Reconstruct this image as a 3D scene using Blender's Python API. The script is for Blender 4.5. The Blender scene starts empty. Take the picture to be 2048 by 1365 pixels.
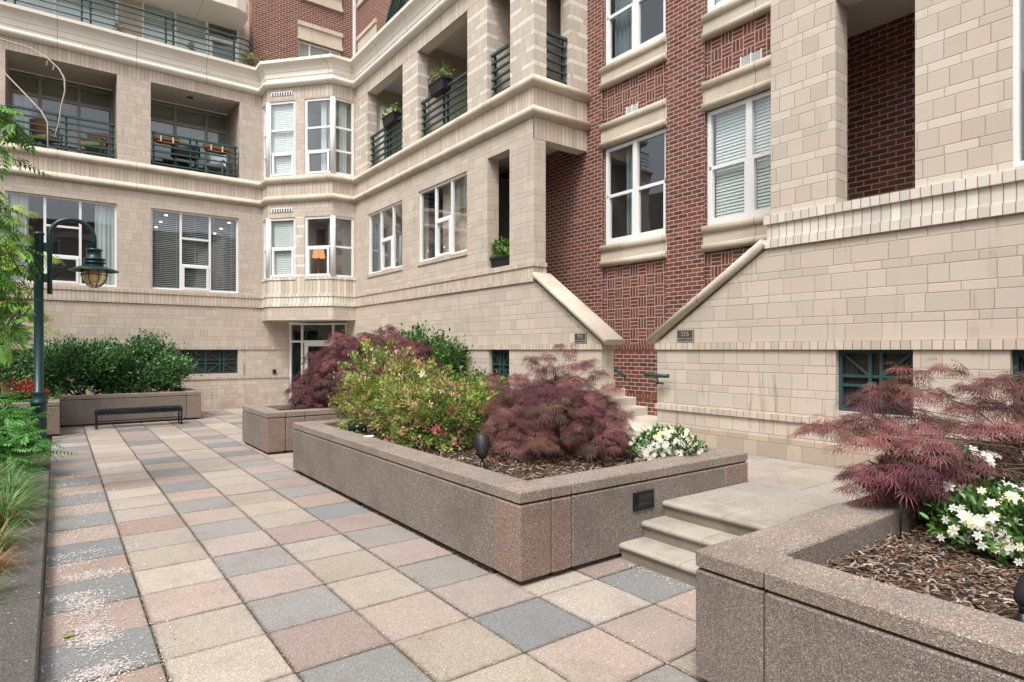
import bpy, bmesh, math, random
import numpy as np
from mathutils import Vector, Matrix
random.seed(7)
RNG = np.random.default_rng(11)
C = bpy.context.scene.collection
PI = math.pi
SY, SX = 20.63, 7.51          # stone facades: far wing (plane Y=SY), near wing (plane X=SX)
BX = 8.95                     # brick facade plane
END = 9.354                   # end of the loggia block
EYE = 1.85

# ------------------------------------------------------------------ materials
class NT:
    def __init__(s, name):
        s.m = bpy.data.materials.new(name); s.m.use_nodes = True
        s.t = s.m.node_tree; s.t.nodes.clear()
        s.out = s.n('ShaderNodeOutputMaterial')
    def n(s, typ, **k):
        o = s.t.nodes.new(typ)
        for a, b in k.items(): setattr(o, a, b)
        return o
    def link(s, a, b): s.t.links.new(a, b)
    def put(s, sock, v):
        if hasattr(v, 'is_output') or isinstance(v, bpy.types.NodeSocket): s.link(v, sock)
        elif v is not None:
            if isinstance(v, (tuple, list)) and len(v) == 3 and len(sock.default_value) == 4: v = (*v, 1)
            sock.default_value = v
    def math(s, op, a, b=None, c=None):
        o = s.n('ShaderNodeMath', operation=op)
        s.put(o.inputs[0], a)
        if b is not None: s.put(o.inputs[1], b)
        if c is not None: s.put(o.inputs[2], c)
        return o.outputs[0]
    def mix(s, f, a, b, blend='MIX'):
        o = s.n('ShaderNodeMix', data_type='RGBA', blend_type=blend)
        s.put(o.inputs[0], f); s.put(o.inputs[6], a); s.put(o.inputs[7], b)
        return o.outputs[2]
    def fmix(s, f, a, b):
        o = s.n('ShaderNodeMix', data_type='FLOAT')
        s.put(o.inputs[0], f); s.put(o.inputs[2], a); s.put(o.inputs[3], b)
        return o.outputs[0]
    def noise(s, vec, scale, detail=3, rough=.55):
        o = s.n('ShaderNodeTexNoise'); s.put(o.inputs['Vector'], vec)
        o.inputs['Scale'].default_value = scale; o.inputs['Detail'].default_value = detail
        o.inputs['Roughness'].default_value = rough
        return o.outputs['Fac']
    def ramp(s, f, stops):
        o = s.n('ShaderNodeValToRGB'); s.put(o.inputs[0], f)
        e = o.color_ramp.elements
        while len(e) > 1: e.remove(e[0])
        for i, (p, c) in enumerate(stops):
            x = e[0] if i == 0 else e.new(p)
            x.position = p; x.color = (*c, 1) if len(c) == 3 else c
        return o.outputs[0]
    def smooth(s, v, lo, hi):
        o = s.n('ShaderNodeMapRange', interpolation_type='SMOOTHSTEP')
        s.put(o.inputs[0], v); o.inputs[1].default_value = lo; o.inputs[2].default_value = hi
        return o.outputs[0]
    def vec(s, a, b, c):
        o = s.n('ShaderNodeCombineXYZ'); s.put(o.inputs[0], a); s.put(o.inputs[1], b); s.put(o.inputs[2], c)
        return o.outputs[0]
    def white(s, v):
        o = s.n('ShaderNodeTexWhiteNoise', noise_dimensions='3D'); s.put(o.inputs['Vector'], v)
        return o.outputs['Value']
    def wall(s):
        """world u (along the wall), z and position"""
        g = s.n('ShaderNodeNewGeometry')
        p = s.n('ShaderNodeSeparateXYZ'); s.link(g.outputs['Position'], p.inputs[0])
        q = s.n('ShaderNodeSeparateXYZ'); s.link(g.outputs['True Normal'], q.inputs[0])
        sel = s.math('GREATER_THAN', s.math('ABSOLUTE', q.outputs[0]), s.math('ABSOLUTE', q.outputs[1]))
        u = s.fmix(sel, p.outputs[0], p.outputs[1])
        return u, p.outputs[2], g.outputs['Position'], p, q
    def pos(s): return s.n('ShaderNodeNewGeometry').outputs['Position']
    def bsdf(s, col, rough=.7, bump=None, bdist=.01, bstr=.5, metal=0, spec=.4, **kw):
        b = s.n('ShaderNodeBsdfPrincipled')
        s.put(b.inputs['Base Color'], col); s.put(b.inputs['Roughness'], rough)
        b.inputs['Metallic'].default_value = metal; b.inputs['Specular IOR Level'].default_value = spec
        for k, v in kw.items(): s.put(b.inputs[k.replace('_', ' ')], v)
        if bump is not None:
            k = s.n('ShaderNodeBump'); k.inputs['Distance'].default_value = bdist; k.inputs['Strength'].default_value = bstr
            s.link(bump, k.inputs['Height']); s.link(k.outputs[0], b.inputs['Normal'])
        s.link(b.outputs[0], s.out.inputs[0])
        return s.m

def stone(name, base, short=None, phase=1.95, tl=(.406, .203), var=.10, joint=(.33, .25, .18), stain=0.0):
    s = NT(name); u, z, P, sep, nor = s.wall()
    per = .3048; th = .2032
    k = s.math('FLOOR', s.math('DIVIDE', s.math('SUBTRACT', z, phase), per))
    fz = s.math('SUBTRACT', s.math('SUBTRACT', z, phase), s.math('MULTIPLY', k, per))
    sh = s.math('GREATER_THAN', fz, th)
    L = sum(tl)
    a = s.math('ADD', s.math('DIVIDE', u, L), s.math('MULTIPLY', k, .37))
    ka = s.math('FLOOR', a); m = s.math('MULTIPLY', s.math('SUBTRACT', a, ka), L)
    second = s.math('GREATER_THAN', m, tl[0])
    ja = s.math('MINIMUM', s.math('MINIMUM', m, s.math('SUBTRACT', L, m)), s.math('ABSOLUTE', s.math('SUBTRACT', m, tl[0])))
    c = s.math('ADD', s.math('DIVIDE', u, .3048), s.math('MULTIPLY', k, .5))
    kc = s.math('FLOOR', c); mc = s.math('MULTIPLY', s.math('SUBTRACT', c, kc), .3048)
    jc = s.math('MINIMUM', mc, s.math('SUBTRACT', .3048, mc))
    ju = s.fmix(sh, ja, jc)
    jz = s.fmix(sh, s.math('MINIMUM', fz, s.math('SUBTRACT', th, fz)),
                s.math('MINIMUM', s.math('SUBTRACT', fz, th), s.math('SUBTRACT', per, fz)))
    jd = s.math('MINIMUM', ju, jz)
    bid = s.fmix(sh, s.math('ADD', s.math('MULTIPLY', ka, 2), second), s.math('ADD', kc, 977))
    r = s.white(s.vec(bid, k, sh)); r2 = s.white(s.vec(k, bid, s.math('ADD', sh, 5)))
    tone = s.math('ADD', 1 - var, s.math('MULTIPLY', r, 2 * var))
    col = s.mix(1, base, s.vec(tone, tone, tone), 'MULTIPLY')
    col = s.mix(s.math('MULTIPLY', r2, .25), col, tuple(base[i] * f for i, f in enumerate((1.03, .91, .86))))
    if short:
        wh = s.math('MULTIPLY', sh, s.math('GREATER_THAN', r2, .18))
        col = s.mix(s.math('MULTIPLY', wh, .85), col, short)
    sp = s.noise(P, 60, 2); col = s.mix(s.math('MULTIPLY', s.smooth(sp, .5, .8), .22), col, tuple(x * .72 for x in base))
    bl = s.noise(P, .9, 4); col = s.mix(s.math('MULTIPLY', s.smooth(bl, .45, .75), .22), col, tuple(x * .74 for x in base))
    if stain:
        st = s.n('ShaderNodeMapping'); st.inputs['Scale'].default_value = (7, 7, .9); s.link(P, st.inputs[0])
        f = s.smooth(s.noise(st.outputs[0], 1, 4, .65), .58, .78)
        col = s.mix(s.math('MULTIPLY', f, stain), col, (.16, .13, .10))
        lo = s.math('MULTIPLY', s.smooth(z, .75, .0), s.smooth(s.noise(P, 3, 4), .3, .7))
        col = s.mix(s.math('MULTIPLY', lo, stain * .8), col, (.27, .20, .145))
    mort = s.smooth(jd, .0075, .0035)
    fine = s.white(s.vec(s.math('ADD', bid, 31), s.math('ADD', k, 7), sh))
    col = s.mix(s.math('MULTIPLY', mort, s.fmix(fine, .35, .85)), col, joint)
    h = s.math('ADD', s.smooth(jd, .003, .009), s.math('MULTIPLY', sp, .25))
    return s.bsdf(col, .8, h, .004, .6, spec=.25)

def soldier(name, base, pitch=.1016, rows=None, var=.12, joint=(.29, .2, .13)):
    s = NT(name); u, z, P, sep, nor = s.wall()
    a = s.math('DIVIDE', u, pitch); k = s.math('FLOOR', a)
    m = s.math('MULTIPLY', s.math('SUBTRACT', a, k), pitch)
    jd = s.math('MINIMUM', m, s.math('SUBTRACT', pitch, m))
    rw = s.math('ADD', s.math('GREATER_THAN', z, 3.287), s.math('GREATER_THAN', z, 3.488)); r = s.white(s.vec(k, s.math('ADD', rw, s.math('GREATER_THAN', z, 5)), 2)); r2 = s.white(s.vec(k, 3, 9))
    tone = s.math('ADD', 1 - var, s.math('MULTIPLY', r, 2 * var))
    col = s.mix(1, base, s.vec(tone, tone, tone), 'MULTIPLY')
    col = s.mix(s.math('MULTIPLY', s.math('GREATER_THAN', r2, .8), .35), col, tuple(x * .72 for x in base))
    bl = s.noise(P, 1.2, 4); col = s.mix(s.math('MULTIPLY', s.smooth(bl, .45, .75), .2), col, tuple(x * .75 for x in base))
    top = s.smooth(s.math('ABSOLUTE', nor.outputs[2]), .7, .8)
    mort = s.math('MULTIPLY', s.smooth(jd, .0075, .0035), s.math('SUBTRACT', 1, s.math('MULTIPLY', top, .5)))
    col = s.mix(s.math('MULTIPLY', mort, .85), col, joint)
    return s.bsdf(col, .8, s.smooth(jd, .003, .008), .005, .6, spec=.25)

BRK = [(0, (.125, .042, .034)), (.35, (.165, .052, .040)), (.62, (.195, .064, .048)), (.82, (.14, .058, .052)), (.94, (.10, .056, .056)), (1, (.27, .092, .052))]
def brick(name, weave=False, dark=1.0):
    s = NT(name); u, z, P, sep, nor = s.wall()
    if not weave:
        rh, bl = .0762, .2032
        k = s.math('FLOOR', s.math('DIVIDE', z, rh)); fz = s.math('SUBTRACT', z, s.math('MULTIPLY', k, rh))
        a = s.math('ADD', s.math('DIVIDE', u, bl), s.math('MULTIPLY', k, .5)); ka = s.math('FLOOR', a)
        m = s.math('MULTIPLY', s.math('SUBTRACT', a, ka), bl)
        jz = s.math('MINIMUM', fz, s.math('SUBTRACT', rh, fz)); ju = s.math('MINIMUM', m, s.math('SUBTRACT', bl, m))
        id1, id2 = ka, k
    else:
        q = .205; t3 = q / 3
        cu = s.math('FLOOR', s.math('DIVIDE', u, q)); cz = s.math('FLOOR', s.math('DIVIDE', z, q))
        par = s.math('MODULO', s.math('ABSOLUTE', s.math('ADD', cu, cz)), 2)
        fu = s.math('SUBTRACT', u, s.math('MULTIPLY', cu, q)); fz = s.math('SUBTRACT', z, s.math('MULTIPLY', cz, q))
        along = s.fmix(par, fu, fz); across = s.fmix(par, fz, fu)
        ks = s.math('FLOOR', s.math('DIVIDE', across, t3)); m = s.math('SUBTRACT', across, s.math('MULTIPLY', ks, t3))
        ju = s.math('MINIMUM', along, s.math('SUBTRACT', q, along)); jz = s.math('MINIMUM', m, s.math('SUBTRACT', t3, m))
        id1 = s.math('ADD', s.math('MULTIPLY', cu, 3), ks); id2 = cz
    wob = s.math('MULTIPLY', s.math('SUBTRACT', s.noise(P, 45, 2), .5), .004)
    jd = s.math('ADD', s.math('MINIMUM', ju, jz), wob)
    r = s.white(s.vec(id1, id2, 3)); r2 = s.white(s.vec(id2, id1, 8))
    col = s.ramp(r, [(p, tuple(x * dark for x in c)) for p, c in BRK])
    t = s.math('ADD', .82, s.math('MULTIPLY', r2, .4)); col = s.mix(1, col, s.vec(t, t, t), 'MULTIPLY')
    n = s.noise(P, 90, 3); col = s.mix(s.math('MULTIPLY', s.smooth(n, .45, .8), .4), col, (.055, .028, .024))
    mn = s.noise(P, 4, 4)
    mc = s.mix(mn, (.40, .31, .245), (.52, .43, .35))
    col = s.mix(s.smooth(jd, .0088, .0055), col, mc)
    return s.bsdf(col, .82, s.math('ADD', s.smooth(jd, .003, .010), s.math('MULTIPLY', n, .3)), .006, .7, spec=.25)

def limestone(name, base, dirt=.35):
    s = NT(name); u, z, P, sep, nor = s.wall()
    a = s.math('DIVIDE', u, 1.83); m = s.math('MULTIPLY', s.math('SUBTRACT', a, s.math('FLOOR', a)), 1.83)
    jd = s.math('MINIMUM', m, s.math('SUBTRACT', 1.83, m))
    bl = s.noise(P, 1.6, 5, .65); fi = s.noise(P, 25, 4)
    col = s.mix(s.math('MULTIPLY', s.smooth(bl, .42, .72), dirt), base, (base[0] * .58, base[1] * .52, base[2] * .46))
    col = s.mix(s.math('MULTIPLY', s.smooth(fi, .5, .8), .3), col, tuple(x * .75 for x in base))
    st = s.n('ShaderNodeMapping'); st.inputs['Scale'].default_value = (6, 6, .7); s.link(P, st.inputs[0])
    col = s.mix(s.math('MULTIPLY', s.smooth(s.noise(st.outputs[0], 1, 4), .6, .8), dirt * .9), col, (.22, .18, .13))
    col = s.mix(s.math('MULTIPLY', s.smooth(jd, .009, .004), .8), col, (.2, .14, .09))
    return s.bsdf(col, .75, fi, .003, .4, spec=.3)

def aggregate(name, tint=(1, 1, 1), dark=1.0, scale=165):
    s = NT(name); u, z, P, sep, nor = s.wall()
    v = s.n('ShaderNodeTexVoronoi'); s.put(v.inputs['Vector'], P); v.inputs['Scale'].default_value = scale
    rr = s.n('ShaderNodeSeparateColor'); s.link(v.outputs['Color'], rr.inputs[0])
    c = [(0, (.115, .098, .088)), (.22, (.165, .141, .126)), (.5, (.207, .177, .157)), (.74, (.262, .226, .20)), (.92, (.335, .294, .262)), (1, (.49, .44, .40))]
    col = s.ramp(rr.outputs[0], [(p, tuple(x * dark * t for x, t in zip(q, tint))) for p, q in c])
    bl = s.noise(P, 1.7, 5, .6)
    col = s.mix(s.math('MULTIPLY', s.smooth(bl, .4, .75), .45), col, tuple(x * dark * t for x, t in zip((.115, .095, .085), tint)))
    bl2 = s.noise(P, .8, 3)
    col = s.mix(s.math('MULTIPLY', s.smooth(bl2, .55, .75), .3), col, tuple(x * dark for x in (.30, .21, .16)))
    return s.bsdf(col, .85, v.outputs['Distance'], .004, .8, spec=.25)

def pavers(name, edge=True):
    s = NT(name); P = s.pos()
    at = s.n('ShaderNodeAttribute', attribute_name='Col')
    v = s.n('ShaderNodeTexVoronoi'); s.put(v.inputs['Vector'], P); v.inputs['Scale'].default_value = 190
    rr = s.n('ShaderNodeSeparateColor'); s.link(v.outputs['Color'], rr.inputs[0])
    f = s.ramp(rr.outputs[0], [(0, (.50, .50, .50)), (.15, (.85, .85, .85)), (.6, (1, 1, 1)), (.9, (1.1, 1.1, 1.1)), (1, (1.7, 1.7, 1.7))])
    col = s.mix(1, at.outputs['Color'], f, 'MULTIPLY')
    bl = s.noise(P, 2.2, 5, .65)
    col = s.mix(s.math('MULTIPLY', s.smooth(bl, .45, .8), .45), col, (.17, .145, .12))
    b2 = s.noise(P, .6, 3); col = s.mix(s.math('MULTIPLY', s.smooth(b2, .5, .75), .22), col, (.36, .31, .25))
    if edge:
        q = s.n('ShaderNodeSeparateXYZ'); s.link(P, q.inputs[0]); ds = []
        for k, (o, per) in enumerate(((.095, .5967), (-4.745, .6))):
            a = s.math('DIVIDE', s.math('ADD', q.outputs[k], o), per); m = s.math('MULTIPLY', s.math('SUBTRACT', a, s.math('FLOOR', a)), per)
            ds.append(s.math('MINIMUM', m, s.math('SUBTRACT', per, m)))
        e = s.math('ADD', s.math('MINIMUM', *ds), s.math('MULTIPLY', s.math('SUBTRACT', s.noise(P, 14, 4), .5), .07))
        col = s.mix(s.math('MULTIPLY', s.smooth(e, .034, .0), .45), col, (.12, .10, .08))
    spt = s.noise(P, 11, 2); col = s.mix(s.math('MULTIPLY', s.smooth(spt, .68, .78), .5), col, (.13, .11, .09))
    return s.bsdf(col, .85, v.outputs['Distance'], .003, .5, spec=.25)

def concrete(name, base, dirt=.4):
    s = NT(name); P = s.pos()
    a = s.noise(P, 2.5, 6, .65); b = s.noise(P, 70, 3)
    col = s.mix(s.math('MULTIPLY', s.smooth(a, .4, .7), dirt), base, tuple(x * .5 for x in base))
    col = s.mix(s.math('MULTIPLY', s.smooth(b, .45, .8), .35), col, tuple(x * .7 for x in base))
    return s.bsdf(col, .85, b, .003, .5, spec=.25)

def plain(name, col, rough=.5, metal=0, spec=.4, noise=0, **kw):
    s = NT(name)
    if noise:
        n = s.noise(s.pos(), 9, 5); col2 = s.mix(s.math('MULTIPLY', s.smooth(n, .35, .75), noise), col, tuple(x * .55 for x in col))
        return s.bsdf(col2, s.fmix(n, rough * .8, min(1, rough * 1.25)), metal=metal, spec=spec, **kw)
    return s.bsdf(col, rough, metal=metal, spec=spec, **kw)

def glass(name, tint=(.93, .96, .95), ior=1.5, extra=.015):
    s = NT(name)
    ge = s.n('ShaderNodeNewGeometry'); dp = s.n('ShaderNodeVectorMath', operation='DOT_PRODUCT')
    s.link(ge.outputs['Incoming'], dp.inputs[0]); s.link(ge.outputs['Normal'], dp.inputs[1])
    sch = s.math('POWER', s.math('SUBTRACT', 1, s.math('ABSOLUTE', dp.outputs['Value'])), 5)
    r0 = ((ior - 1) / (ior + 1)) ** 2; fres = s.math('MULTIPLY', s.math('ADD', r0, s.math('MULTIPLY', sch, 1 - r0)), 2.6)
    w = s.noise(s.pos(), 1.3, 1); bp = s.n('ShaderNodeBump'); bp.inputs['Distance'].default_value = .02; bp.inputs['Strength'].default_value = .12
    s.link(w, bp.inputs['Height'])
    g = s.n('ShaderNodeBsdfGlossy'); g.inputs['Roughness'].default_value = .004; g.inputs['Color'].default_value = (.93, .96, 1, 1)
    s.link(bp.outputs[0], g.inputs['Normal'])
    t = s.n('ShaderNodeBsdfTransparent'); t.inputs['Color'].default_value = (*tint, 1)
    m = s.n('ShaderNodeMixShader'); s.link(s.math('MINIMUM', s.math('ADD', fres, extra), .95), m.inputs[0])
    s.link(t.outputs[0], m.inputs[1]); s.link(g.outputs[0], m.inputs[2]); s.link(m.outputs[0], s.out.inputs[0])
    return s.m

def leafmat(name, trans=.3, rough=.45, spec=.4):
    s = NT(name)
    at = s.n('ShaderNodeAttribute', attribute_name='Col')
    b = s.n('ShaderNodeBsdfPrincipled'); s.link(at.outputs['Color'], b.inputs['Base Color'])
    b.inputs['Roughness'].default_value = rough; b.inputs['Specular IOR Level'].default_value = spec
    t = s.n('ShaderNodeBsdfTranslucent'); s.link(s.mix(1, at.outputs['Color'], (1.25, 1.2, .8), 'MULTIPLY'), t.inputs['Color'])
    m = s.n('ShaderNodeMixShader'); m.inputs[0].default_value = trans
    s.link(b.outputs[0], m.inputs[1]); s.link(t.outputs[0], m.inputs[2]); s.link(m.outputs[0], s.out.inputs[0])
    return s.m

def emit(name, col, st):
    s = NT(name); e = s.n('ShaderNodeEmission'); e.inputs[0].default_value = (*col, 1); e.inputs[1].default_value = st
    s.link(e.outputs[0], s.out.inputs[0]); return s.m

def screen(name):
    s = NT(name); u, z, P, sep, nor = s.wall()
    def grid(v):
        a = s.math('DIVIDE', v, .026); return s.math('LESS_THAN', s.math('SUBTRACT', a, s.math('FLOOR', a)), .2)
    f = s.math('MAXIMUM', grid(u), grid(z))
    return s.bsdf(s.mix(f, (.006, .006, .007), (.12, .10, .08)), .7)

ST = (.545, .475, .40)
M = {}
M['stone'] = stone('stone_block', ST, stain=.38)
M['stone_up'] = stone('stone_block_upper', ST, phase=3.70, tl=(.203, .203), short=(.62, .555, .475), stain=.15)
M['stone_far'] = stone('stone_block_far', (.525, .453, .385), tl=(.203, .203), stain=.38)
M['stone_low'] = stone('stone_block_base', ST, stain=.75)
M['stone_stripe'] = stone('stone_block_striped', ST, short=(.72, .68, .61), phase=7.25, tl=(.203, .203))
M['soldier'] = soldier('soldier_course', (.565, .485, .40))
M['soldier_far'] = soldier('soldier_course_far', (.535, .457, .382), var=.08)
M['soldier_white'] = soldier('soldier_course_white', (.67, .62, .545), var=.12)
M['brick'] = brick('red_brick', dark=1.0); M['weave'] = brick('red_basketweave_brick', True)
M['lime'] = limestone('cast_limestone', (.57, .50, .41), .5)
M['lime_white'] = limestone('cast_limestone_cornice', (.76, .71, .63), .12)
M['lime_tan'] = limestone('cast_limestone_sill', (.57, .50, .40), .4)
M['white'] = plain('white_window_paint', (.78, .78, .77), .35)
M['taupe'] = plain('taupe_frame', (.36, .33, .285), .45); M['shade_cloth'] = plain('roller_shade_cloth', (.30, .33, .28), .9)
M['green'] = plain('dark_green_paint', (.022, .062, .058), .38, noise=.3)
M['green_rail'] = plain('railing_green_paint', (.03, .075, .068), .4, noise=.3)
M['green_grille'] = plain('grille_green_paint', (.032, .075, .077), .45, noise=.3)
M['lamp_green'] = plain('lamp_green_paint', (.010, .040, .042), .3, noise=.3)
M['black'] = plain('black_metal', (.010, .012, .016), .38, noise=.3)
M['black_matte'] = plain('black_plastic', (.018, .019, .021), .5, noise=.3)
M['glass'] = glass('window_glass')
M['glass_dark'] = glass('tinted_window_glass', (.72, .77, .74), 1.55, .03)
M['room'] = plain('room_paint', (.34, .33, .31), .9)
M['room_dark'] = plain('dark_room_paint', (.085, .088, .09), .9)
M['blind'] = plain('blind_slat', (.70, .75, .73), .5)
M['blind_dark'] = plain('grey_blind_slat', (.42, .45, .45), .45)
M['curtain'] = plain('sheer_curtain', (.70, .74, .74), .9)
M['curtain_blue'] = plain('grey_blue_curtain', (.20, .25, .28), .9)
M['soffit'] = plain('soffit_paint', (.62, .58, .50), .85, noise=.15)
M['soffit_white'] = plain('soffit_white_paint', (.68, .65, .60), .85, noise=.1)
M['agg'] = aggregate('exposed_aggregate', (1, .985, .965)); M['agg_pink'] = aggregate('exposed_aggregate_pink', (1.18, 1.0, .92))
M['agg_cap'] = aggregate('exposed_aggregate_cap', (1.02, .97, .92), 1.22)
M['agg_grey'] = aggregate('exposed_aggregate_grey', (.80, .88, .90), .60)
M['groove'] = plain('shadow_joint', (.10, .066, .05), .95)
M['paver'] = pavers('concrete_paver'); M['paver_up'] = pavers('terrace_paver', False)
M['joint'] = concrete('paver_joint', (.075, .058, .042), .5)
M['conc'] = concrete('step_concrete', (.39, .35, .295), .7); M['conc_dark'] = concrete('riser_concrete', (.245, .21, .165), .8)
M['conc_lt'] = concrete('landing_concrete', (.60, .55, .47), .25)
M['soil'] = concrete('planting_soil', (.055, .038, .027), .6)
M['mulch'] = leafmat('mulch_chip', .0, .85, .15)
M['leaf'] = leafmat('leaf', .3); M['leaf_gloss'] = leafmat('glossy_leaf', .16, .32, .45)
M['maple'] = leafmat('maple_leaf', .3, .55, .3); M['petal'] = leafmat('petal', .3, .6, .2)
M['bark'] = concrete('bark', (.12, .085, .06), .5); M['bark_lt'] = concrete('pale_vine_stem', (.50, .40, .33), .3)
M['bronze'] = plain('bronze_plaque', (.13, .12, .105), .45, .5, noise=.3); M['bronze_lt'] = plain('bronze_lettering', (.46, .44, .40), .4, .3)
M['screen'] = screen('wire_screen'); M['dark'] = plain('dark_void', (.008, .008, .009), .9)
M['amber'] = NT('amber_lamp_glass').bsdf((.88, .66, .33), .25, Transmission_Weight=.55, Roughness=.25)
M['warm'] = emit('warm_lamp', (1, .62, .30), 6); M['spot'] = emit('downlight', (1, .78, .5), 8)
M['shade_in'] = plain('lamp_shade_white', (.75, .74, .70), .6)
M['terracotta'] = plain('terracotta', (.24, .055, .04), .6); M['blue'] = plain('blue_glaze', (.03, .10, .24), .25)
M['wood'] = plain('brown_wood', (.16, .07, .03), .6, noise=.4); M['coco'] = plain('coconut_fibre', (.17, .085, .035), .95, noise=.5)
M['cushion'] = plain('green_cushion', (.20, .22, .09), .9); M['grey_fab'] = plain('grey_fabric', (.25, .26, .27), .9)
M['white_pl'] = plain('white_plastic', (.75, .76, .74), .5); M['cream'] = plain('cream_render', (.62, .54, .42), .85, noise=.2)
M['steel'] = plain('grey_metal', (.33, .35, .36), .4, .6)

# ------------------------------------------------------------------ mesh helpers
def tag(o, label=None, cat=None, group=None, kind=None):
    if label: o['label'] = label
    if cat: o['category'] = cat
    if group: o['group'] = group
    if kind: o['kind'] = kind
    return o
def thing(name, loc, label, cat, group=None):
    o = bpy.data.objects.new(name, None); C.objects.link(o); o.location = loc; o.empty_display_size = .1
    return tag(o, label, cat, group)
def base(o):
    v = Vector((0, 0, 0))
    while o: v += Vector(o.location); o = o.parent
    return v
def link(name, me, mat, parent=None, origin=None):
    """the mesh is given in world space; it is moved into its parent's space"""
    if mat is not None and not me.materials: me.materials.append(mat)
    o = bpy.data.objects.new(name, me); C.objects.link(o)
    if parent is not None:
        o.parent = parent; me.transform(Matrix.Translation(-base(parent)))
    elif origin is not None:
        me.transform(Matrix.Translation(-Vector(origin))); o.location = origin
    return o

class MB:
    def __init__(s): s.v = []; s.f = []; s.mi = []; s.sm = []; s.c = []; s.cur = 0; s.col = None
    def face(s, idx, smooth=False): s.f.append(idx); s.mi.append(s.cur); s.sm.append(smooth); s.c.append(s.col)
    def add(s, pts): n = len(s.v); s.v += [tuple(p) for p in pts]; return n
    def quad(s, a, b, c, d): n = s.add([a, b, c, d]); s.face((n, n + 1, n + 2, n + 3)); return s
    def poly(s, pts): n = s.add(pts); s.face(tuple(range(n, n + len(pts)))); return s
    def box(s, x0, x1, y0, y1, z0, z1):
        n = s.add([(x0, y0, z0), (x1, y0, z0), (x1, y1, z0), (x0, y1, z0), (x0, y0, z1), (x1, y0, z1), (x1, y1, z1), (x0, y1, z1)])
        for q in ((0, 3, 2, 1), (4, 5, 6, 7), (0, 1, 5, 4), (1, 2, 6, 5), (2, 3, 7, 6), (3, 0, 4, 7)): s.face(tuple(n + i for i in q))
        return s
    def bevbox(s, x0, x1, y0, y1, z0, z1, b=.008):
        """box with chamfered top and vertical edges"""
        def ring(z, i): return [(x0 + i + b, y0 + i, z), (x1 - i - b, y0 + i, z), (x1 - i, y0 + i + b, z), (x1 - i, y1 - i - b, z), (x1 - i - b, y1 - i, z), (x0 + i + b, y1 - i, z), (x0 + i, y1 - i - b, z), (x0 + i, y0 + i + b, z)]
        n = s.add(ring(z0, 0) + ring(z1 - b, 0) + ring(z1, b * .8))
        for r in (0, 8):
            for i in range(8): j = (i + 1) % 8; s.face((n + r + i, n + r + j, n + r + 8 + j, n + r + 8 + i))
        s.face(tuple(n + 16 + i for i in range(8))); s.face(tuple(n + 7 - i for i in range(8)))
        return s
    def prism(s, pts, d):
        """polygon pts (3-D) extruded by vector d"""
        k = len(pts); d = Vector(d)
        n = s.add(list(pts) + [tuple(Vector(p) + d) for p in pts])
        s.face(tuple(range(n + k - 1, n - 1, -1))); s.face(tuple(range(n + k, n + 2 * k)))
        for i in range(k): j = (i + 1) % k; s.face((n + i, n + j, n + k + j, n + k + i))
        return s
    def bar(s, a, b, w, h=None, up=(0, 0, 1)):
        a = Vector(a); b = Vector(b); d = (b - a).normalized(); up = Vector(up)
        if abs(d.dot(up)) > .98: up = Vector((1, 0, 0))
        x = d.cross(up).normalized(); y = x.cross(d); h = h or w
        return s.prism([a + x * sx * w / 2 + y * sy * h / 2 for sx, sy in ((-1, -1), (1, -1), (1, 1), (-1, 1))], b - a)
    def tube(s, path, r, n=10, cap=True):
        P = [Vector(p) for p in path]; R = r if isinstance(r, (list, tuple)) else [r] * len(P)
        t0 = (P[1] - P[0]).normalized(); ref = Vector((0, 0, 1)) if abs(t0.z) < .9 else Vector((1, 0, 0))
        x = t0.cross(ref).normalized(); st = len(s.v)
        for i, p in enumerate(P):
            t = (P[min(i + 1, len(P) - 1)] - P[max(i - 1, 0)]).normalized()
            x = (x - t * x.dot(t)).normalized(); y = t.cross(x)
            for k in range(n):
                a = 2 * PI * k / n; s.v.append(tuple(p + (x * math.cos(a) + y * math.sin(a)) * R[i]))
        for i in range(len(P) - 1):
            for k in range(n):
                q = (k + 1) % n; s.face((st + i * n + k, st + i * n + q, st + i * n + n + q, st + i * n + n + k), True)
        if cap: s.face(tuple(st + n - 1 - k for k in range(n))); e = st + (len(P) - 1) * n; s.face(tuple(e + k for k in range(n)))
        return s
    def lathe(s, cx, cy, prof, n=24):
        st = len(s.v)
        for r, z in prof:
            for k in range(n): a = 2 * PI * k / n; s.v.append((cx + r * math.cos(a), cy + r * math.sin(a), z))
        for i in range(len(prof) - 1):
            for k in range(n): q = (k + 1) % n; s.face((st + i * n + k, st + i * n + q, st + i * n + n + q, st + i * n + n + k), True)
        s.face(tuple(st + n - 1 - k for k in range(n))); e = st + (len(prof) - 1) * n; s.face(tuple(e + k for k in range(n)))
        return s
    def sweep(s, path, prof, closed_prof=True, smooth=False):
        """profile (offset to the right of the path, z) swept along a plan polyline, mitred"""
        k = len(path); dirs = []
        for i in range(k - 1):
            d = Vector((path[i + 1][0] - path[i][0], path[i + 1][1] - path[i][1])); dirs.append(d.normalized())
        st = len(s.v); m = len(prof)
        for i in range(k):
            a = dirs[max(i - 1, 0)]; b = dirs[min(i, k - 2)]
            na = Vector((a.y, -a.x)); nb = Vector((b.y, -b.x)); mt = (na + nb); mt = mt / max(.2, mt.dot(na) )
            for o, z in prof: s.v.append((path[i][0] + mt.x * o, path[i][1] + mt.y * o, z))
        for i in range(k - 1):
            for j in range(m if closed_prof else m - 1):
                q = (j + 1) % m; s.face((st + i * m + j, st + i * m + q, st + i * m + m + q, st + i * m + m + j), smooth)
        if closed_prof: s.face(tuple(st + m - 1 - j for j in range(m))); e = st + (k - 1) * m; s.face(tuple(e + j for j in range(m)))
        return s
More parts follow.
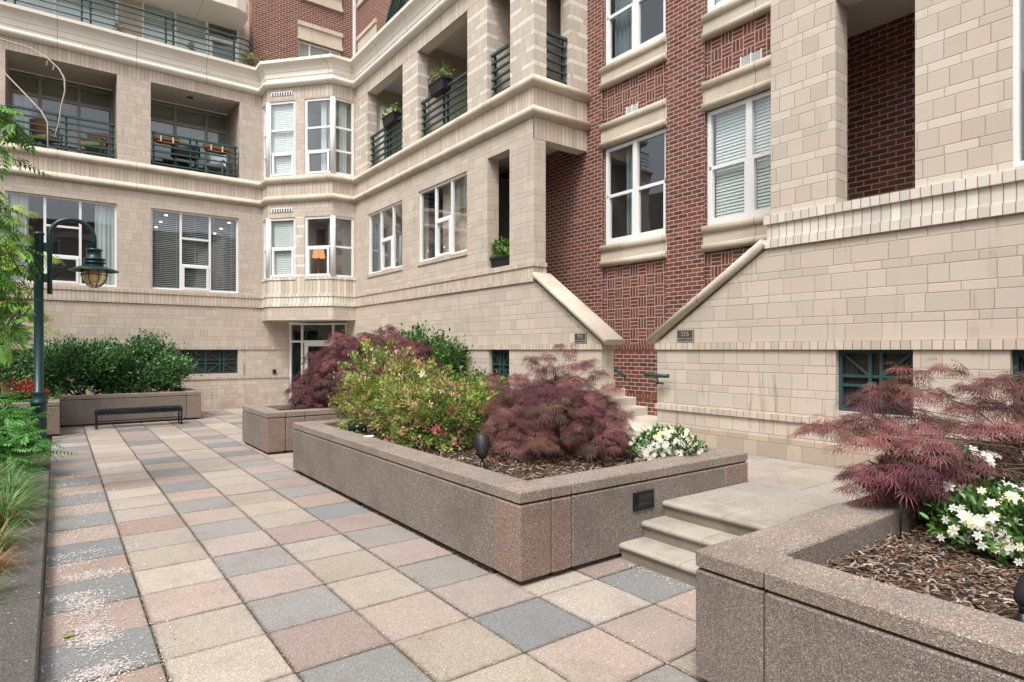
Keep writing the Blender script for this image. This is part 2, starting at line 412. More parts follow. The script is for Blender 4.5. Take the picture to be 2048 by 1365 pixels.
    def mesh(s, name, mats=()):
        me = bpy.data.meshes.new(name); me.from_pydata(s.v, [], s.f)
        for m in mats: me.materials.append(m)
        me.polygons.foreach_set('material_index', s.mi); me.polygons.foreach_set('use_smooth', s.sm)
        if any(c is not None for c in s.c):
            at = me.color_attributes.new('Col', 'FLOAT_COLOR', 'CORNER'); buf = []
            for f, c in zip(s.f, s.c): buf += list((*c, 1)) * len(f)
            at.data.foreach_set('color', buf)
        me.update(); return me
    def build(s, name, mat, parent=None, origin=None):
        mats = mat if isinstance(mat, (list, tuple)) else (mat,)
        return link(name, s.mesh(name, mats), None, parent, origin)

class Fr:
    """wall frame: u along the wall, n outward"""
    def __init__(s, o, u, n): s.o = Vector((*o, 0)); s.u = Vector((*u, 0)); s.n = Vector((*n, 0))
    def p(s, u, z, n=0): q = s.o + s.u * u + s.n * n; return (q.x, q.y, z)
    def box(s, mb, u0, u1, z0, z1, n0, n1):
        return mb.prism([s.p(u0, z0, n0), s.p(u1, z0, n0), s.p(u1, z1, n0), s.p(u0, z1, n0)], s.n * (n1 - n0))
FL = Fr((0, SY), (1, 0), (0, -1)); FM = Fr((SX, 0), (0, 1), (-1, 0)); FB = Fr((BX, 0), (0, 1), (-1, 0))
def wall(mb, fr, u0, u1, z0, z1, holes=(), depth=.3, n=0):
    us = sorted({u0, u1, *[min(max(h[i], u0), u1) for h in holes for i in (0, 1)]})
    zs = sorted({z0, z1, *[min(max(h[i], z0), z1) for h in holes for i in (2, 3)]})
    for a, b in zip(us, us[1:]):
        for c, d in zip(zs, zs[1:]):
            mu, mz = (a + b) / 2, (c + d) / 2
            if any(h[0] < mu < h[1] and h[2] < mz < h[3] for h in holes): continue
            mb.quad(fr.p(a, c, n), fr.p(b, c, n), fr.p(b, d, n), fr.p(a, d, n))
    for h in holes:
        a, b, c, d = max(h[0], u0), min(h[1], u1), max(h[2], z0), min(h[3], z1)
        for q in (((a, c), (a, d)), ((b, c), (b, d)), ((a, c), (b, c)), ((a, d), (b, d))):
            (ua, za), (ub, zb) = q
            mb.quad(fr.p(ua, za, n), fr.p(ub, zb, n), fr.p(ub, zb, n - depth), fr.p(ua, za, n - depth))
    return mb

# ------------------------------------------------------------------ the building
B = thing('apartment_building', (BX, 12, 0), 'tan stone and red brick apartment building with green balcony railings and a stone corner bay', 'building')
BAY = [(5.31, SY), (5.31, 19.96), (6.77, 18.30), (SX, 18.30)]
OUT = [(-6.0, SY)] + BAY + [(SX, END), (BX, END)]
O1 = (-1.09, 1.36, 7.27, 9.68); O2 = (2.19, 4.63, 7.27, 9.68)
W1 = (-1.09, 1.36, 3.63, 6.0); W2 = (2.19, 4.60, 3.63, 6.0)
U1 = (15.04, 17.38, 7.26, 9.60); U2 = (11.78, 14.17, 7.26, 9.60); U3 = (10.14, 10.98, 7.26, 9.60)
MW1 = (15.06, 17.33, 4.10, 5.92); MW2 = (11.80, 14.13, 4.10, 5.94); MO = (10.16, 10.97, 3.60, 6.01)

# window kit -------------------------------------------------------
def window(fr, u0, u1, z0, z1, bars, set_in=.10, w=.055, frame='white', glassm='glass', inside='room', depth=1.3, blind=None, curtains=(), name='window', label=None, pr=None):
    """bars: (u0,u1,z0,z1) extra mullions; blind (u0,u1,z0,z1,material); curtains list of (u0,u1,material)"""
    f = MB(); d0, d1 = -set_in - .05, -set_in + .02
    fr.box(f, u0, u0 + w, z0, z1, d0, d1); fr.box(f, u1 - w, u1, z0, z1, d0, d1)
    fr.box(f, u0 + w, u1 - w, z0, z0 + w, d0, d1); fr.box(f, u0 + w, u1 - w, z1 - w, z1, d0, d1)
    for b in bars: fr.box(f, *b[:4], d0 - .003, d1 + (b[4] if len(b) > 4 else -.004))
    win = f.build(name, M[frame], pr or B)
    if label: win['label'] = label
    g = MB(); nn = -set_in - .02
    g.quad(fr.p(u0 + w * .5, z0 + w * .5, nn), fr.p(u1 - w * .5, z0 + w * .5, nn), fr.p(u1 - w * .5, z1 - w * .5, nn), fr.p(u0 + w * .5, z1 - w * .5, nn))
    g.build('pane', M[glassm], win)
    r = MB(); a, b = -set_in - .06, -set_in - .06 - depth
    e = .004
    P = [fr.p(u, z, n) for n in (a, b) for u, z in ((u0 - e, z0 - e), (u1 + e, z0 - e), (u1 + e, z1 + e), (u0 - e, z1 + e))]
    r.quad(*P[4:]);
    for i in range(4): j = (i + 1) % 4; r.quad(P[i], P[j], P[4 + j], P[4 + i])
    r.build('room_interior', M[inside], win)
    if blind:
        bu0, bu1, bz0, bz1, bm = blind; s = MB(); z = bz0; tk = .051 if bm == 'blind' else .026; nb = .105 if bm == 'blind' else .125
        while z < bz1:
            s.prism([fr.p(bu0, z, -set_in - .09), fr.p(bu1, z, -set_in - .09), fr.p(bu1, z + tk, -set_in - nb), fr.p(bu0, z + tk, -set_in - nb)], (0, 0, .003)); z += .056
        for k in range(max(2, int((bu1 - bu0) / .5) + 1)):
            uu = bu0 + .12 + (bu1 - bu0 - .24) * k / max(1, int((bu1 - bu0) / .5)); fr.box(s, uu - .006, uu + .006, bz0, bz1, -set_in - .088, -set_in - .084)
        s.build('blind', M[bm], win)
    for cu0, cu1, cm in curtains:
        s = MB(); k = 40; pts = []
        for i in range(k + 1):
            t = i / k; pts.append((cu0 + (cu1 - cu0) * t, -set_in - .17 + .035 * math.sin(t * (cu1 - cu0) * 60) + .012 * math.sin(t * 37)))
        for (ua, na), (ub, nb) in zip(pts, pts[1:]):
            s.quad(fr.p(ua, z0 + .03, na), fr.p(ub, z0 + .03, nb), fr.p(ub, z1 - .02, nb), fr.p(ua, z1 - .02, na))
        c = s.build('curtain', M[cm], win)
        md = c.modifiers.new('thickness', 'SOLIDIFY'); md.thickness = .006
    return win
def sash(u0, u1, z0, z1, w=.06, p=.018):
    """bars of an awning sash"""
    return [(u0, u0 + w, z0, z1, p), (u1 - w, u1, z0, z1, p), (u0 + w, u1 - w, z0, z0 + w, p), (u0 + w, u1 - w, z1 - w, z1, p)]

# --- walls of the far wing
GL = [(-1.09, 1.36, 1.10, 1.85), (2.75, 4.58, 1.10, 1.85)]
w_ = MB(); wall(w_, FL, -6, 6.16, 1.95, 3.19, [], .3); w_.build('stone_wall', M['stone_far'], B)
w_ = MB(); wall(w_, FL, -6, 6.16, -.2, 1.85, GL, .3); w_.build('stone_wall', M['stone_low'], B)
w_ = MB(); wall(w_, FL, -6, 5.31, 3.58, 6.43, [W1, W2], .3); w_.build('stone_wall', M['stone_far'], B)
w_ = MB(); wall(w_, FL, -6, 5.31, 7.26, 9.68, [O1, O2], .3); w_.build('stone_wall', M['stone_far'], B)
# --- walls of the near wing
HB = [(11.82, 12.85, 1.10, 1.85), (10.17, 10.92, 1.10, 1.85)]
w_ = MB(); wall(w_, FM, 7.5, 18.9, -.2, 1.85, HB, .3); w_.build('stone_wall', M['stone_low'], B)
w_ = MB(); wall(w_, FM, END, 18.9, 1.95, 3.19, [], .3)
w_.prism([(SX, 7.5, 1.95), (SX, END, 1.95), (SX, END, 3.21)], (.3, 0, 0))
w_.quad((SX, 7.5, -.2), (SX + .3, 7.5, -.2), (SX + .3, 7.5, 1.95), (SX, 7.5, 1.95)); w_.quad((SX + .3, 7.5, -.2), (SX + .3, END, -.2), (SX + .3, END, 1.95), (SX + .3, 7.5, 1.95))
w_.build('stone_wall', M['stone'], B)
w_ = MB(); wall(w_, FM, END, 18.3, 3.58, 6.43, [MW1, MW2, MO], .3)
w_.box(SX + .001, SX + .3, END, END + .3, 3.58, 6.43); w_.build('stone_wall', M['stone'], B)
w_ = MB(); wall(w_, FM, END, 18.3, 7.25, 9.60, [U1, U2, U3], .3)
FE = Fr((0, END), (1, 0), (0, -1))
wall(w_, FE, SX, BX, 7.25, 9.60, [(7.83, 8.47, 7.25, 9.60)], .3); w_.build('stone_wall', M['stone_stripe'], B)
# --- soldier bands (sheet strips a little proud of the wall) and shadow ledges
def band(path, z0, z1, pr, mat, name='soldier_band', inner=-.02):
    return MB().sweep(path, [(inner, z0), (pr, z0), (pr, z1), (inner, z1)]).build(name, M[mat], B)
LM = [(-6, SY)] + BAY + [(SX, END), (SX + .32, END)]
band(LM[:2], 3.19, 3.285, .035, 'soldier_far', 'ledge'); band(LM[:2], 3.285, 3.49, .012, 'soldier_far'); band(LM[:2], 3.49, 3.58, .035, 'soldier_far', 'ledge')
band(BAY, 3.19, 3.285, .035, 'soldier_white', 'ledge'); band(BAY, 3.285, 3.49, .012, 'soldier_white'); band(BAY, 3.49, 3.58, .035, 'soldier_white', 'ledge')
band(LM[4:], 3.19, 3.285, .035, 'soldier', 'ledge'); band(LM[4:], 3.285, 3.49, .012, 'soldier'); band(LM[4:], 3.49, 3.58, .035, 'soldier', 'ledge')
band(OUT[:2], 6.65, 7.03, .006, 'soldier_far'); band(BAY, 6.65, 7.03, .006, 'soldier_far'); band(OUT[4:], 6.65, 7.03, .006, 'soldier')
band(OUT[:2], 9.68, 10.06, .004, 'soldier_far'); band(BAY, 9.66, 10.06, .004, 'soldier_far'); band(OUT[4:], 9.60, 10.06, .004, 'soldier')
for a, b in ((-6, SY), (6.16, SY)),: band([a, b], 1.85, 1.95, .03, 'soldier_far', 'string_course')
band([(-6, SY), (6.16, SY)], .93, 1.01, .025, 'soldier_far', 'string_course')
band([(SX, 18.9), (SX, 7.5), (SX + .3, 7.5)], 1.85, 1.95, .03, 'soldier', 'string_course')
band([(SX, END), (SX + .32, END)], 6.01, 6.43, .004, 'soldier')
# mouldings
def half(zc, r, o=0, pr=None, n=10): 
    pr = pr or r
    return [(-.02, zc - r)] + [(o + pr * math.cos(a), zc + r * math.sin(a)) for a in [(-PI / 2) + PI * i / n for i in range(n + 1)]] + [(-.02, zc + r)]
MB().sweep(OUT, half(7.14, .115, 0, .12), smooth=True).build('torus_moulding', M['lime'], B)
MB().sweep(OUT, half(6.54, .11, 0, .12), smooth=True).build('torus_moulding', M['lime'], B)
CP = [(-.6, 10.03), (.05, 10.03)] + [(.06 + .10 * math.cos(a), 10.13 + .09 * math.sin(a)) for a in [-1.4 + 2.8 * i / 9 for i in range(10)]] + [(.06, 10.225), (.06, 10.30), (.085, 10.32), (.085, 10.46), (.10, 10.47)] + [(.10 + .17 * (1 - math.cos(t)), 10.47 + .23 * math.sin(t)) for t in [PI / 2 * i / 7 for i in range(8)]] + [(.28, 10.70), (.28, 10.79), (-.6, 10.81)]
MB().sweep(OUT, CP).build('cornice', M['lime_white'], B)
t_ = MB(); t_.box(-6, 6.9, SY - .1, 23, 10.5, 10.79); t_.box(SX - .1, 11, END, 23, 10.5, 10.788); t_.poly([(5.3, 19.97, 10.79), (6.77, 18.31, 10.79), (SX, 18.31, 10.79), (SX, 20.6, 10.79), (5.3, 20.6, 10.79)]); t_.build('terrace_floor', M['conc'], B)

# --- far wing windows
def three(fr, W, ua, ub, zs, **k):
    u0, u1, z0, z1 = W; b = [(ua - .03, ua + .03, z0, z1), (ub - .03, ub + .03, z0, z1)]
    for z in zs: b.append((ua + .03, ub - .03, z - .028, z + .028))
    b += sash(ua + .035, ub - .035, z0 + .04, zs[-1] - .02)
    return window(fr, u0, u1, z0, z1, b, **k)
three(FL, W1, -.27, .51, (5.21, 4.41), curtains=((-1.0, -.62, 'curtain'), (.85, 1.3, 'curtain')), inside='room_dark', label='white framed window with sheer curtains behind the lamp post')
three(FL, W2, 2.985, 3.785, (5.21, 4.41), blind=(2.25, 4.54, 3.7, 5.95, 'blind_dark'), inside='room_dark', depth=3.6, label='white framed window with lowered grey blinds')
for u, y in ((2.68, 21.4), (2.68, 22.6), (2.68, 23.7), (4.5, 21.5), (4.5, 22.7), (4.5, 23.8)): MB().lathe(u, y, [(.04, 5.97), (.04, 5.995)], 12).build('downlight', M['spot'], B)
# loggias of the far wing
def loggia_box(fr, W, depth, floor, ceil, wallm, ceilm='soffit', over=.0):
    u0, u1, z0, z1 = W; m = MB(); a, b = -.3, -depth
    m.cur = 1; m.quad(fr.p(u0 - over, ceil, a + .0), fr.p(u1 + over, ceil, a), fr.p(u1 + over, ceil, b), fr.p(u0 - over, ceil, b))
    m.cur = 0
    m.quad(fr.p(u0 - over, floor, a), fr.p(u0 - over, ceil, a), fr.p(u0 - over, ceil, b), fr.p(u0 - over, floor, b))
    m.quad(fr.p(u1 + over, floor, a), fr.p(u1 + over, ceil, a), fr.p(u1 + over, ceil, b), fr.p(u1 + over, floor, b))
    m.cur = 2; m.quad(fr.p(u0 - over, floor, 0), fr.p(u1 + over, floor, 0), fr.p(u1 + over, floor, b), fr.p(u0 - over, floor, b))
    m.cur = 1; m.quad(fr.p(u0 - over, z1, a), fr.p(u1 + over, z1, a), fr.p(u1 + over, ceil, a), fr.p(u0 - over, ceil, a))
    return m.build('loggia', (M[wallm], M[ceilm], M['conc']), B)
FG = Fr((0, 22.28), (1, 0), (0, -1))
for W, cols, tr in ((O1, (-.40, .516), 9.17), (O2, (3.05, 3.97), 9.15)):
    loggia_box(FL, W, 1.65, 7.27, 9.78, 'stone_far')
    bars = [(c - .045, c + .045, 7.27, 9.76) for c in cols]
    e = (W[0], *cols, W[1])
    for a, b in zip(e, e[1:]): bars.append((a + .05, b - .05, tr - .05, tr + .05)); bars.append((a + .05, b - .05, 9.62, 9.70))
    gs = window(FG, W[0], W[1], 7.28, 9.77, bars, set_in=0, frame='taupe', glassm='glass', inside='room', depth=1.5, name='glazed_screen', curtains=((W[0] + .1, W[0] + .5, 'curtain'),) if W is O1 else ())
    for a, b in zip(e, e[1:]):
        m = MB(); FG.box(m, a + .05, b - .05, 9.2 if W is O1 else 8.25, 9.70, -.075, -.07); m.build('roller_shade', M['shade_cloth'], gs)
MB().lathe(3.35, 21.45, [(.10, 9.775), (.10, 9.80)]).build('recessed_light', M['black_matte'], B)
def rail(fr, u0, u1, n, zt=8.25, zb=7.36, k=6, posts=(), name='railing', ends=True):
    m = MB(); st = (zt - zb) / (k - 1)
    for i in range(k):
        z = zb + i * st; h = .055 if i == k - 1 else .04
        fr.box(m, u0, u1, z - h / 2, z + h / 2, n - .03, n + (.035 if i == k - 1 else .02))
    ps = list(posts) + ([u0 + .06, u1 - .06] if ends else [])
    for u in ps: fr.box(m, u - .025, u + .025, zb - .1, zt - .02, n - .075, n - .031)
    return m.build(name, M['green_rail'], B)
rail(FL, -1.05, 1.33, -.10, posts=(.02, .2)); rail(FL, 2.22, 4.59, -.10, posts=(3.25, 3.43))
# --- near wing windows
def mwin(W, ua, ub, zt, **k):
    u0, u1, z0, z1 = W; b = [(ua - .028, ua + .028, z0, z1), (ub - .028, ub + .028, z0, z1), (ua + .03, ub - .03, zt - .028, zt + .028)]
    b += sash(ua + .035, ub - .035, z0 + .04, zt - .02)
    return window(FM, u0, u1, z0, z1, b, set_in=.06, **k)
mwin(MW1, 15.72, 16.52, 5.03, curtains=((16.9, 17.28, 'curtain_blue'),)); mwin(MW2, 12.55, 13.32, 5.05, inside='room_dark', blind=(11.86, 12.5, 5.2, 5.9, 'blind_dark'))
for W in (MW1, MW2): band([(SX, W[1] + .03), (SX, W[0] - .03)], 4.01, 4.098, .03, 'soldier', 'window_sill')
# loggias of the near wing
for W, back in ((U1, 'white'), (U2, None), (U3, None)):
    loggia_box(FM, W, 1.74, 7.25, 9.85, 'stone', 'soffit_white', .05 if W is not U3 else .0)
MB().box(9.18, 9.25, 9.5, 18.0, 7.25, 9.85).build('loggia_back_wall', M['stone'], B)
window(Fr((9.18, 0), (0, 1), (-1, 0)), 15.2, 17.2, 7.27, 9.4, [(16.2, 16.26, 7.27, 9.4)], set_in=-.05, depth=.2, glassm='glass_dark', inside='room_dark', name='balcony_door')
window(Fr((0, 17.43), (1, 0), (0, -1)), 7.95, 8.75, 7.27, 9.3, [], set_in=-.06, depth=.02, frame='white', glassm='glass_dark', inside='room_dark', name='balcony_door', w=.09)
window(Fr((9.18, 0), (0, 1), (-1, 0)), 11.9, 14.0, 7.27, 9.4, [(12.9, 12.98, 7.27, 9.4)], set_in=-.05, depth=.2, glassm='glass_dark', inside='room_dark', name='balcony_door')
rail(FM, U1[0] + .03, U1[1] - .03, -.10, posts=(16.1, 16.28)); rail(FM, U2[0] + .03, U2[1] - .03, -.10, posts=(12.9, 13.08)); rail(FM, U3[0] + .03, U3[1] - .03, -.10)
rail(FE, 7.85, 8.45, -.10, posts=())
# lower porch behind the end opening
p_ = MB(); p_.cur = 0
p_.quad((SX + .3, 13.4, 3.3), (BX, 13.4, 3.3), (BX, 13.4, 6.28), (SX + .3, 13.4, 6.28)); p_.quad((SX + .302, 11.3, 3.3), (SX + .302, 13.4, 3.3), (SX + .302, 13.4, 6.28), (SX + .302, 11.3, 6.28))
p_.cur = 1; p_.quad((SX + .3, END, 6.28), (BX, END, 6.28), (BX, 13.4, 6.28), (SX + .3, 13.4, 6.28))
p_.quad((SX + .3, END + .3, 6.02), (BX, END + .3, 6.02), (BX, END + .3, 6.28), (SX + .3, END + .3, 6.28)); p_.quad((SX + .3, END, 6.02), (BX, END, 6.02), (BX, END + .3, 6.02), (SX + .3, END + .3, 6.02))
p_.cur = 2; p_.quad((SX + .3, 12.4, 3.34), (BX, 12.4, 3.34), (BX, 13.4, 3.34), (SX + .3, 13.4, 3.34))
p_.build('porch', (M['stone'], M['soffit_white'], M['conc']), B)
window(Fr((0, 13.38), (1, 0), (0, -1)), 7.95, 8.8, 3.36, 5.6, [], set_in=-.06, depth=.02, inside='room_dark', name='porch_door', w=.1)
e_ = MB(); wall(e_, FE, SX + .32, BX, 6.02, 6.43, [], .3); e_.build('soldier_band', M['soldier'], B)
e_ = MB(); wall(e_, FE, SX, BX, 9.60, 10.06, [], .3); wall(e_, FE, SX, BX, 6.43, 7.25, [], .3); e_.build('stone_wall', M['stone'], B)

# --- corner bay
def seg(a, b):
    a = Vector(a); b = Vector(b); d = (b - a); L = d.length; d = d / L
    return Fr((a.x, a.y), (d.x, d.y), (d.y, -d.x)), L
FA, LA = seg(BAY[0], BAY[1]); FF, LF = seg(BAY[1], BAY[2]); FC, LC = seg(BAY[2], BAY[3])
pa, pb = .95, 1.27
for z0, z1, lo, hi, mat in ((2.77, 6.43, 4.10, 5.97, 'stone_far'), (7.25, 9.66, 7.27, 9.62, 'stone_far')):
    w_ = MB()
    wall(w_, FA, 0, LA, z0, z1, [(.06, LA - .0, lo, hi)], .14); wall(w_, FF, 0, LF, z0, z1, [(0, pa, lo, hi), (pb, LF, lo, hi)], .14); wall(w_, FC, 0, LC, z0, z1, [(0, LC - .05, lo, hi)], .14)
    w_.build('bay_wall', M[mat], B)
    if lo < 5: zs = (5.03,)
    else: zs = (8.62, 7.98) if False else (8.72, 8.0)
    def bars(u0, u1, vent):
        b = [(u0, u1, z - .03, z + .03) for z in zs]
        if vent: b += sash(u0 + .03, u1 - .03, lo + .03, zs[-1] - .02)
        return b
    lab = 'upper' if lo > 7 else 'lower'
    window(FA, .06, LA, lo, hi, bars(.1, LA - .05, False), set_in=.05, depth=.25, w=.06, name='bay_window')
    window(FF, 0, pa, lo, hi, bars(.1, pa - .05, True), set_in=.05, depth=.9, w=.075, name='bay_window', blind=(.1, pa - .05, lo + .05, hi - .05, 'blind'))
    window(FF, pb, LF, lo, hi, bars(pb + .05, LF - .1, True), set_in=.05, depth=1.1, w=.075, name='bay_window', curtains=((pb + .45, pb + .62, 'curtain'),) if lo > 7 else ())
    window(FC, 0, LC - .05, lo, hi, bars(.1, LC - .1, False), set_in=.05, depth=.22, w=.06, name='bay_window', curtains=((.28, .52, 'curtain'),) if lo > 7 else ())
    p_ = MB()
    for x, y in BAY[1:3]: p_.lathe(x + .035, y + .05, [(.085, lo + .01), (.085, hi - .01)], 8)
    p_.build('bay_corner_post', M['white'], B)
for z in (6.22, 9.86):
    g = MB(); g.cur = 1; FF.box(g, .12, .86, z - .08, z + .02, .0, .006); g.cur = 0
    for k in range(9): FF.box(g, .12 + .088 * k, .156 + .088 * k, z - .08, z + .02, .006, .03)
    FF.box(g, .12, .86, z + .02, z + .04, 0, .03); g.build('dentil_vent', (M['white'], M['groove']), B)
wh = MB(); wall(wh, FF, .02, LF - .02, 3.585, 4.09, [], .01, .004); wall(wh, FC, .02, LC, 3.585, 4.09, [], .01, .004); wall(wh, FA, 0, LA - .02, 3.585, 4.09, [], .01, .004)
sp_ = MB(); wall(sp_, FF, pa + .002, pb - .002, 4.1, 5.97, [], .01, .004); sp_.build('striped_pier', M['stone_stripe'], B)
wh.build('bay_apron', soldier('bay_apron_block', (.62, .545, .45), var=.2), B)
band([BAY[0], BAY[1], (FF.p(pa, 0)[0], FF.p(pa, 0)[1])], 4.02, 4.09, .03, 'soldier_white', 'window_sill'); band([FF.p(pb, 0)[:2], BAY[2], BAY[3]], 4.02, 4.09, .03, 'soldier_white', 'window_sill')
s_ = MB(); s_.poly([(x, y, 2.77) for x, y in BAY] + [(SX + .5, 18.3, 2.77), (SX + .5, 21.2, 2.77), (5.31, 21.2, 2.77)]); s_.build('bay_soffit', M['soffit'], B)
# entrance door below the bay
FD, LD = seg((6.16, SY), (SX, 19.05))
b = [(.42, .49, 0.02, 2.70), (.49, LD - .06, 2.08, 2.15), (.05, .42, 2.08, 2.15)] + [(.55, .66, .05, 2.08), (1.40, 1.52, .05, 2.08), (.66, 1.40, 1.96, 2.08), (.66, 1.40, .05, .28), (1.55, 1.62, .02, 2.7)]
dr = window(FD, .0, LD, .02, 2.72, b, set_in=.04, depth=1.5, w=.06, inside='room_dark', glassm='glass_dark', name='entrance_door', label='white framed glass entrance door with side light under the bay')
h = MB(); h.tube([FD.p(.68, .95, .06), FD.p(.68, 1.25, .06)], .014); h.build('handle', M['black'], dr)
w_ = MB(); w_.quad((SX, 18.9, -.2), (SX, 19.05, -.2), (SX, 19.05, 2.77), (SX, 18.9, 2.77)); w_.build('stone_wall', M['stone'], B)

# --- basement grilles
def grille(fr, W, cells):
    u0, u1, z0, z1 = W; m = MB(); n = -.08
    def bx(a, b, c, d, k=0): fr.box(m, a, b, c, d, n - .04, n + k)
    w = .045
    bx(u0, u0 + w, z0, z1); bx(u1 - w, u1, z0, z1); bx(u0 + w, u1 - w, z0, z0 + w); bx(u0 + w, u1 - w, z1 - w, z1)
    zm = (z0 + z1) / 2; h2 = .055
    for zz in (zm - h2, zm + h2): bx(u0 + w, u1 - w, zz - .016, zz + .016, -.003)
    cw = (u1 - u0) / cells
    for c in range(cells):
        a, b = u0 + c * cw, u0 + (c + 1) * cw; um = (a + b) / 2
        for uu in (um - .06, um + .06): bx(uu - .018, uu + .018, z0 + w, z1 - w, .003)
        if c: bx(a - .02, a + .02, z0 + w, z1 - w, .004)
        for (p, q) in (((a + .03, z0 + .03), (um - .06, zm - h2)), ((b - .03, z0 + .03), (um + .06, zm - h2)), ((a + .03, z1 - .03), (um - .06, zm + h2)), ((b - .03, z1 - .03), (um + .06, zm + h2))):
            m.bar(fr.p(*p, n - .02), fr.p(*q, n - .02), .028, .03, up=tuple(fr.n))
    g = m.build('basement_grille', M['green_grille'], B)
    s = MB(); s.quad(fr.p(u0, z0, n - .06), fr.p(u1, z0, n - .06), fr.p(u1, z1, n - .06), fr.p(u0, z1, n - .06)); s.build('wire_screen', M['screen'], g)
for W in GL: grille(FL, W, 3 if W[1] - W[0] > 2 else 2)
for W in HB: grille(FM, W, 1)
grille(FM, (2.73, 3.56, 1.11, 1.85), 1); grille(FM, (1.05, 1.88, 1.11, 1.85), 1)

# --- right-hand block
RW = (.6, 1.86, 3.64, 6.2); RO = (2.71, 3.56, 3.60, 6.08)
w_ = MB(); wall(w_, FM, -4, 4.39, 3.60, 8.2, [RW, RO], .3); w_.quad((SX, 4.39, 3.6), (BX, 4.39, 3.6), (BX, 4.39, 8.2), (SX, 4.39, 8.2)); w_.build('stone_wall', M['stone_up'], B)
w_ = MB(); wall(w_, FM, -4, 4.42, 1.95, 3.18, [], .3); w_.prism([(SX, 6.28, 1.95), (SX, 4.42, 1.95), (SX, 4.42, 3.2)], (.3, 0, 0)); w_.build('stone_wall', M['stone'], B)
w_ = MB(); wall(w_, FM, -4, 6.28, .3, 1.85, [(2.73, 3.56, 1.11, 1.85), (1.05, 1.88, 1.11, 1.85)], .25)
w_.quad((SX, 6.28, .3), (BX, 6.28, .3), (BX, 6.28, 1.9), (SX, 6.28, 1.9)); w_.build('stone_wall', M['stone_low'], B)
def rb(z0, z1, pr, mat, name, y0=4.42, ret=False): 
    return band([(SX, -4), (SX, y0)][::-1] if not ret else [(SX + .3, y0), (SX, y0), (SX, -4)], z0, z1, pr, mat, name)
rb(3.18, 3.29, .04, 'soldier_white', 'ledge', ret=True); rb(3.49, 3.60, .05, 'soldier_white', 'ledge', ret=True)
rb(3.29, 3.49, .015, 'soldier_white', 'soldier_band', ret=True)
rb(1.85, 1.95, .03, 'soldier', 'string_course', 6.28, True); rb(.93, 1.01, .03, 'soldier', 'string_course', 6.28, True)
w_ = MB(); w_.box(SX - .012, SX + .1, -4, 6.295, .2, .70); w_.build('base_course', stone('stone_plinth', (.44, .37, .295), stain=.6, var=.12), B)
b_ = MB(); b_.cur = 0
b_.quad((SX + .3, 2.5, 6.25), (BX, 2.5, 6.25), (BX, 4.39, 6.25), (SX + .3, 4.39, 6.25)); b_.quad((SX + .3, 2.5, 6.07), (SX + .3, 4.3, 6.07), (SX + .3, 4.3, 6.25), (SX + .3, 2.5, 6.25))
b_.build('porch_ceiling', M['soffit_white'], B); b_ = MB(); b_.quad((SX + .3, 2.5, 3.5), (BX, 2.5, 3.5), (BX, 4.39, 3.5), (SX + .3, 4.39, 3.5)); b_.build('porch_floor', M['conc'], B)
b_ = MB(); b_.quad((SX + .3, 2.3, 3.3), (BX, 2.3, 3.3), (BX, 2.3, 6.3), (SX + .3, 2.3, 6.3)); b_.build('stone_wall', M['stone'], B)
window(FM, *RW, [(1.1, 1.16, 3.64, 6.2)], set_in=.03, w=.045, inside='room', label='white framed window at the right end of the stone block')
# copings of the two stair walls
def coping(y0, z0, y1, z1):
    d = Vector((0, y1 - y0, z1 - z0)).normalized(); nrm = Vector((0, -d.z, d.y)) * (1 if d.y > 0 else -1)
    a = Vector((SX, y0, z0)); pts = []
    for k in range(7): an = -PI / 2 + PI * k / 6; pts.append((-.035 - .06 * math.cos(an), .055 + .055 * math.sin(an)))
    for k in range(7): an = PI / 2 - PI * k / 6; pts.append((.335 + .06 * math.cos(an), .055 + .055 * math.sin(an)))
    m = MB(); m.prism([a + Vector((x, 0, 0)) + nrm * h for x, h in pts], Vector((0, y1 - y0, z1 - z0)))
    for i in range(2, len(m.sm)): m.sm[i] = True
    return m.build('stair_coping', M['lime'], B)
coping(7.36, 1.93, 9.33, 3.27); coping(6.40, 1.93, 4.44, 3.22)

# --- red brick facade
b_ = MB()
WB1 = (7.30, 8.88, 3.98, 5.95); WB1u = (7.30, 8.88, 7.62, 9.6); WB2 = (4.86, 6.44, 3.98, 5.95); WB2u = (4.86, 6.44, 7.62, 9.6)
wall(b_, FB, 6.45, 7.29, 1.93, 11.5, []); wall(b_, FB, 8.92, 13.5, 1.93, 11.5, []); wall(b_, FB, 2.4, 4.85, 1.0, 11.5, [])
wall(b_, FB, 6.28, 8.95, .3, .93, []); wall(b_, FB, 6.28, 13.5, 1.0, 1.85, [])
b_.build('brick_wall', M['brick'], B)
band([(BX, 9.3), (BX, 6.28)], 1.85, 1.93, .02, 'bricksold', 'brick_string_course') if False else None
M['bricksold'] = None
def bsold(name):
    s = NT(name); u, z, P, sep, nor = s.wall(); a = s.math('DIVIDE', u, .0762); k = s.math('FLOOR', a); m = s.math('MULTIPLY', s.math('SUBTRACT', a, k), .0762)
    jd = s.math('MINIMUM', m, s.math('SUBTRACT', .0762, m)); col = s.mix(s.smooth(jd, .0075, .0045), s.ramp(s.white(s.vec(k, 1, 2)), BRK), (.42, .32, .24))
    return s.bsdf(col, .82, s.smooth(jd, .003, .009), .006, .7, spec=.25)
M['bricksold'] = bsold('brick_soldier_course')
band([(BX, 11.3), (BX, 6.28)], 1.85, 1.935, .02, 'bricksold', 'brick_string_course'); band([(BX, 8.9), (BX, 6.28)], .93, 1.0, .02, 'bricksold', 'brick_string_course')
FR = Fr((BX + .05, 0), (0, 1), (-1, 0))
b_ = MB()
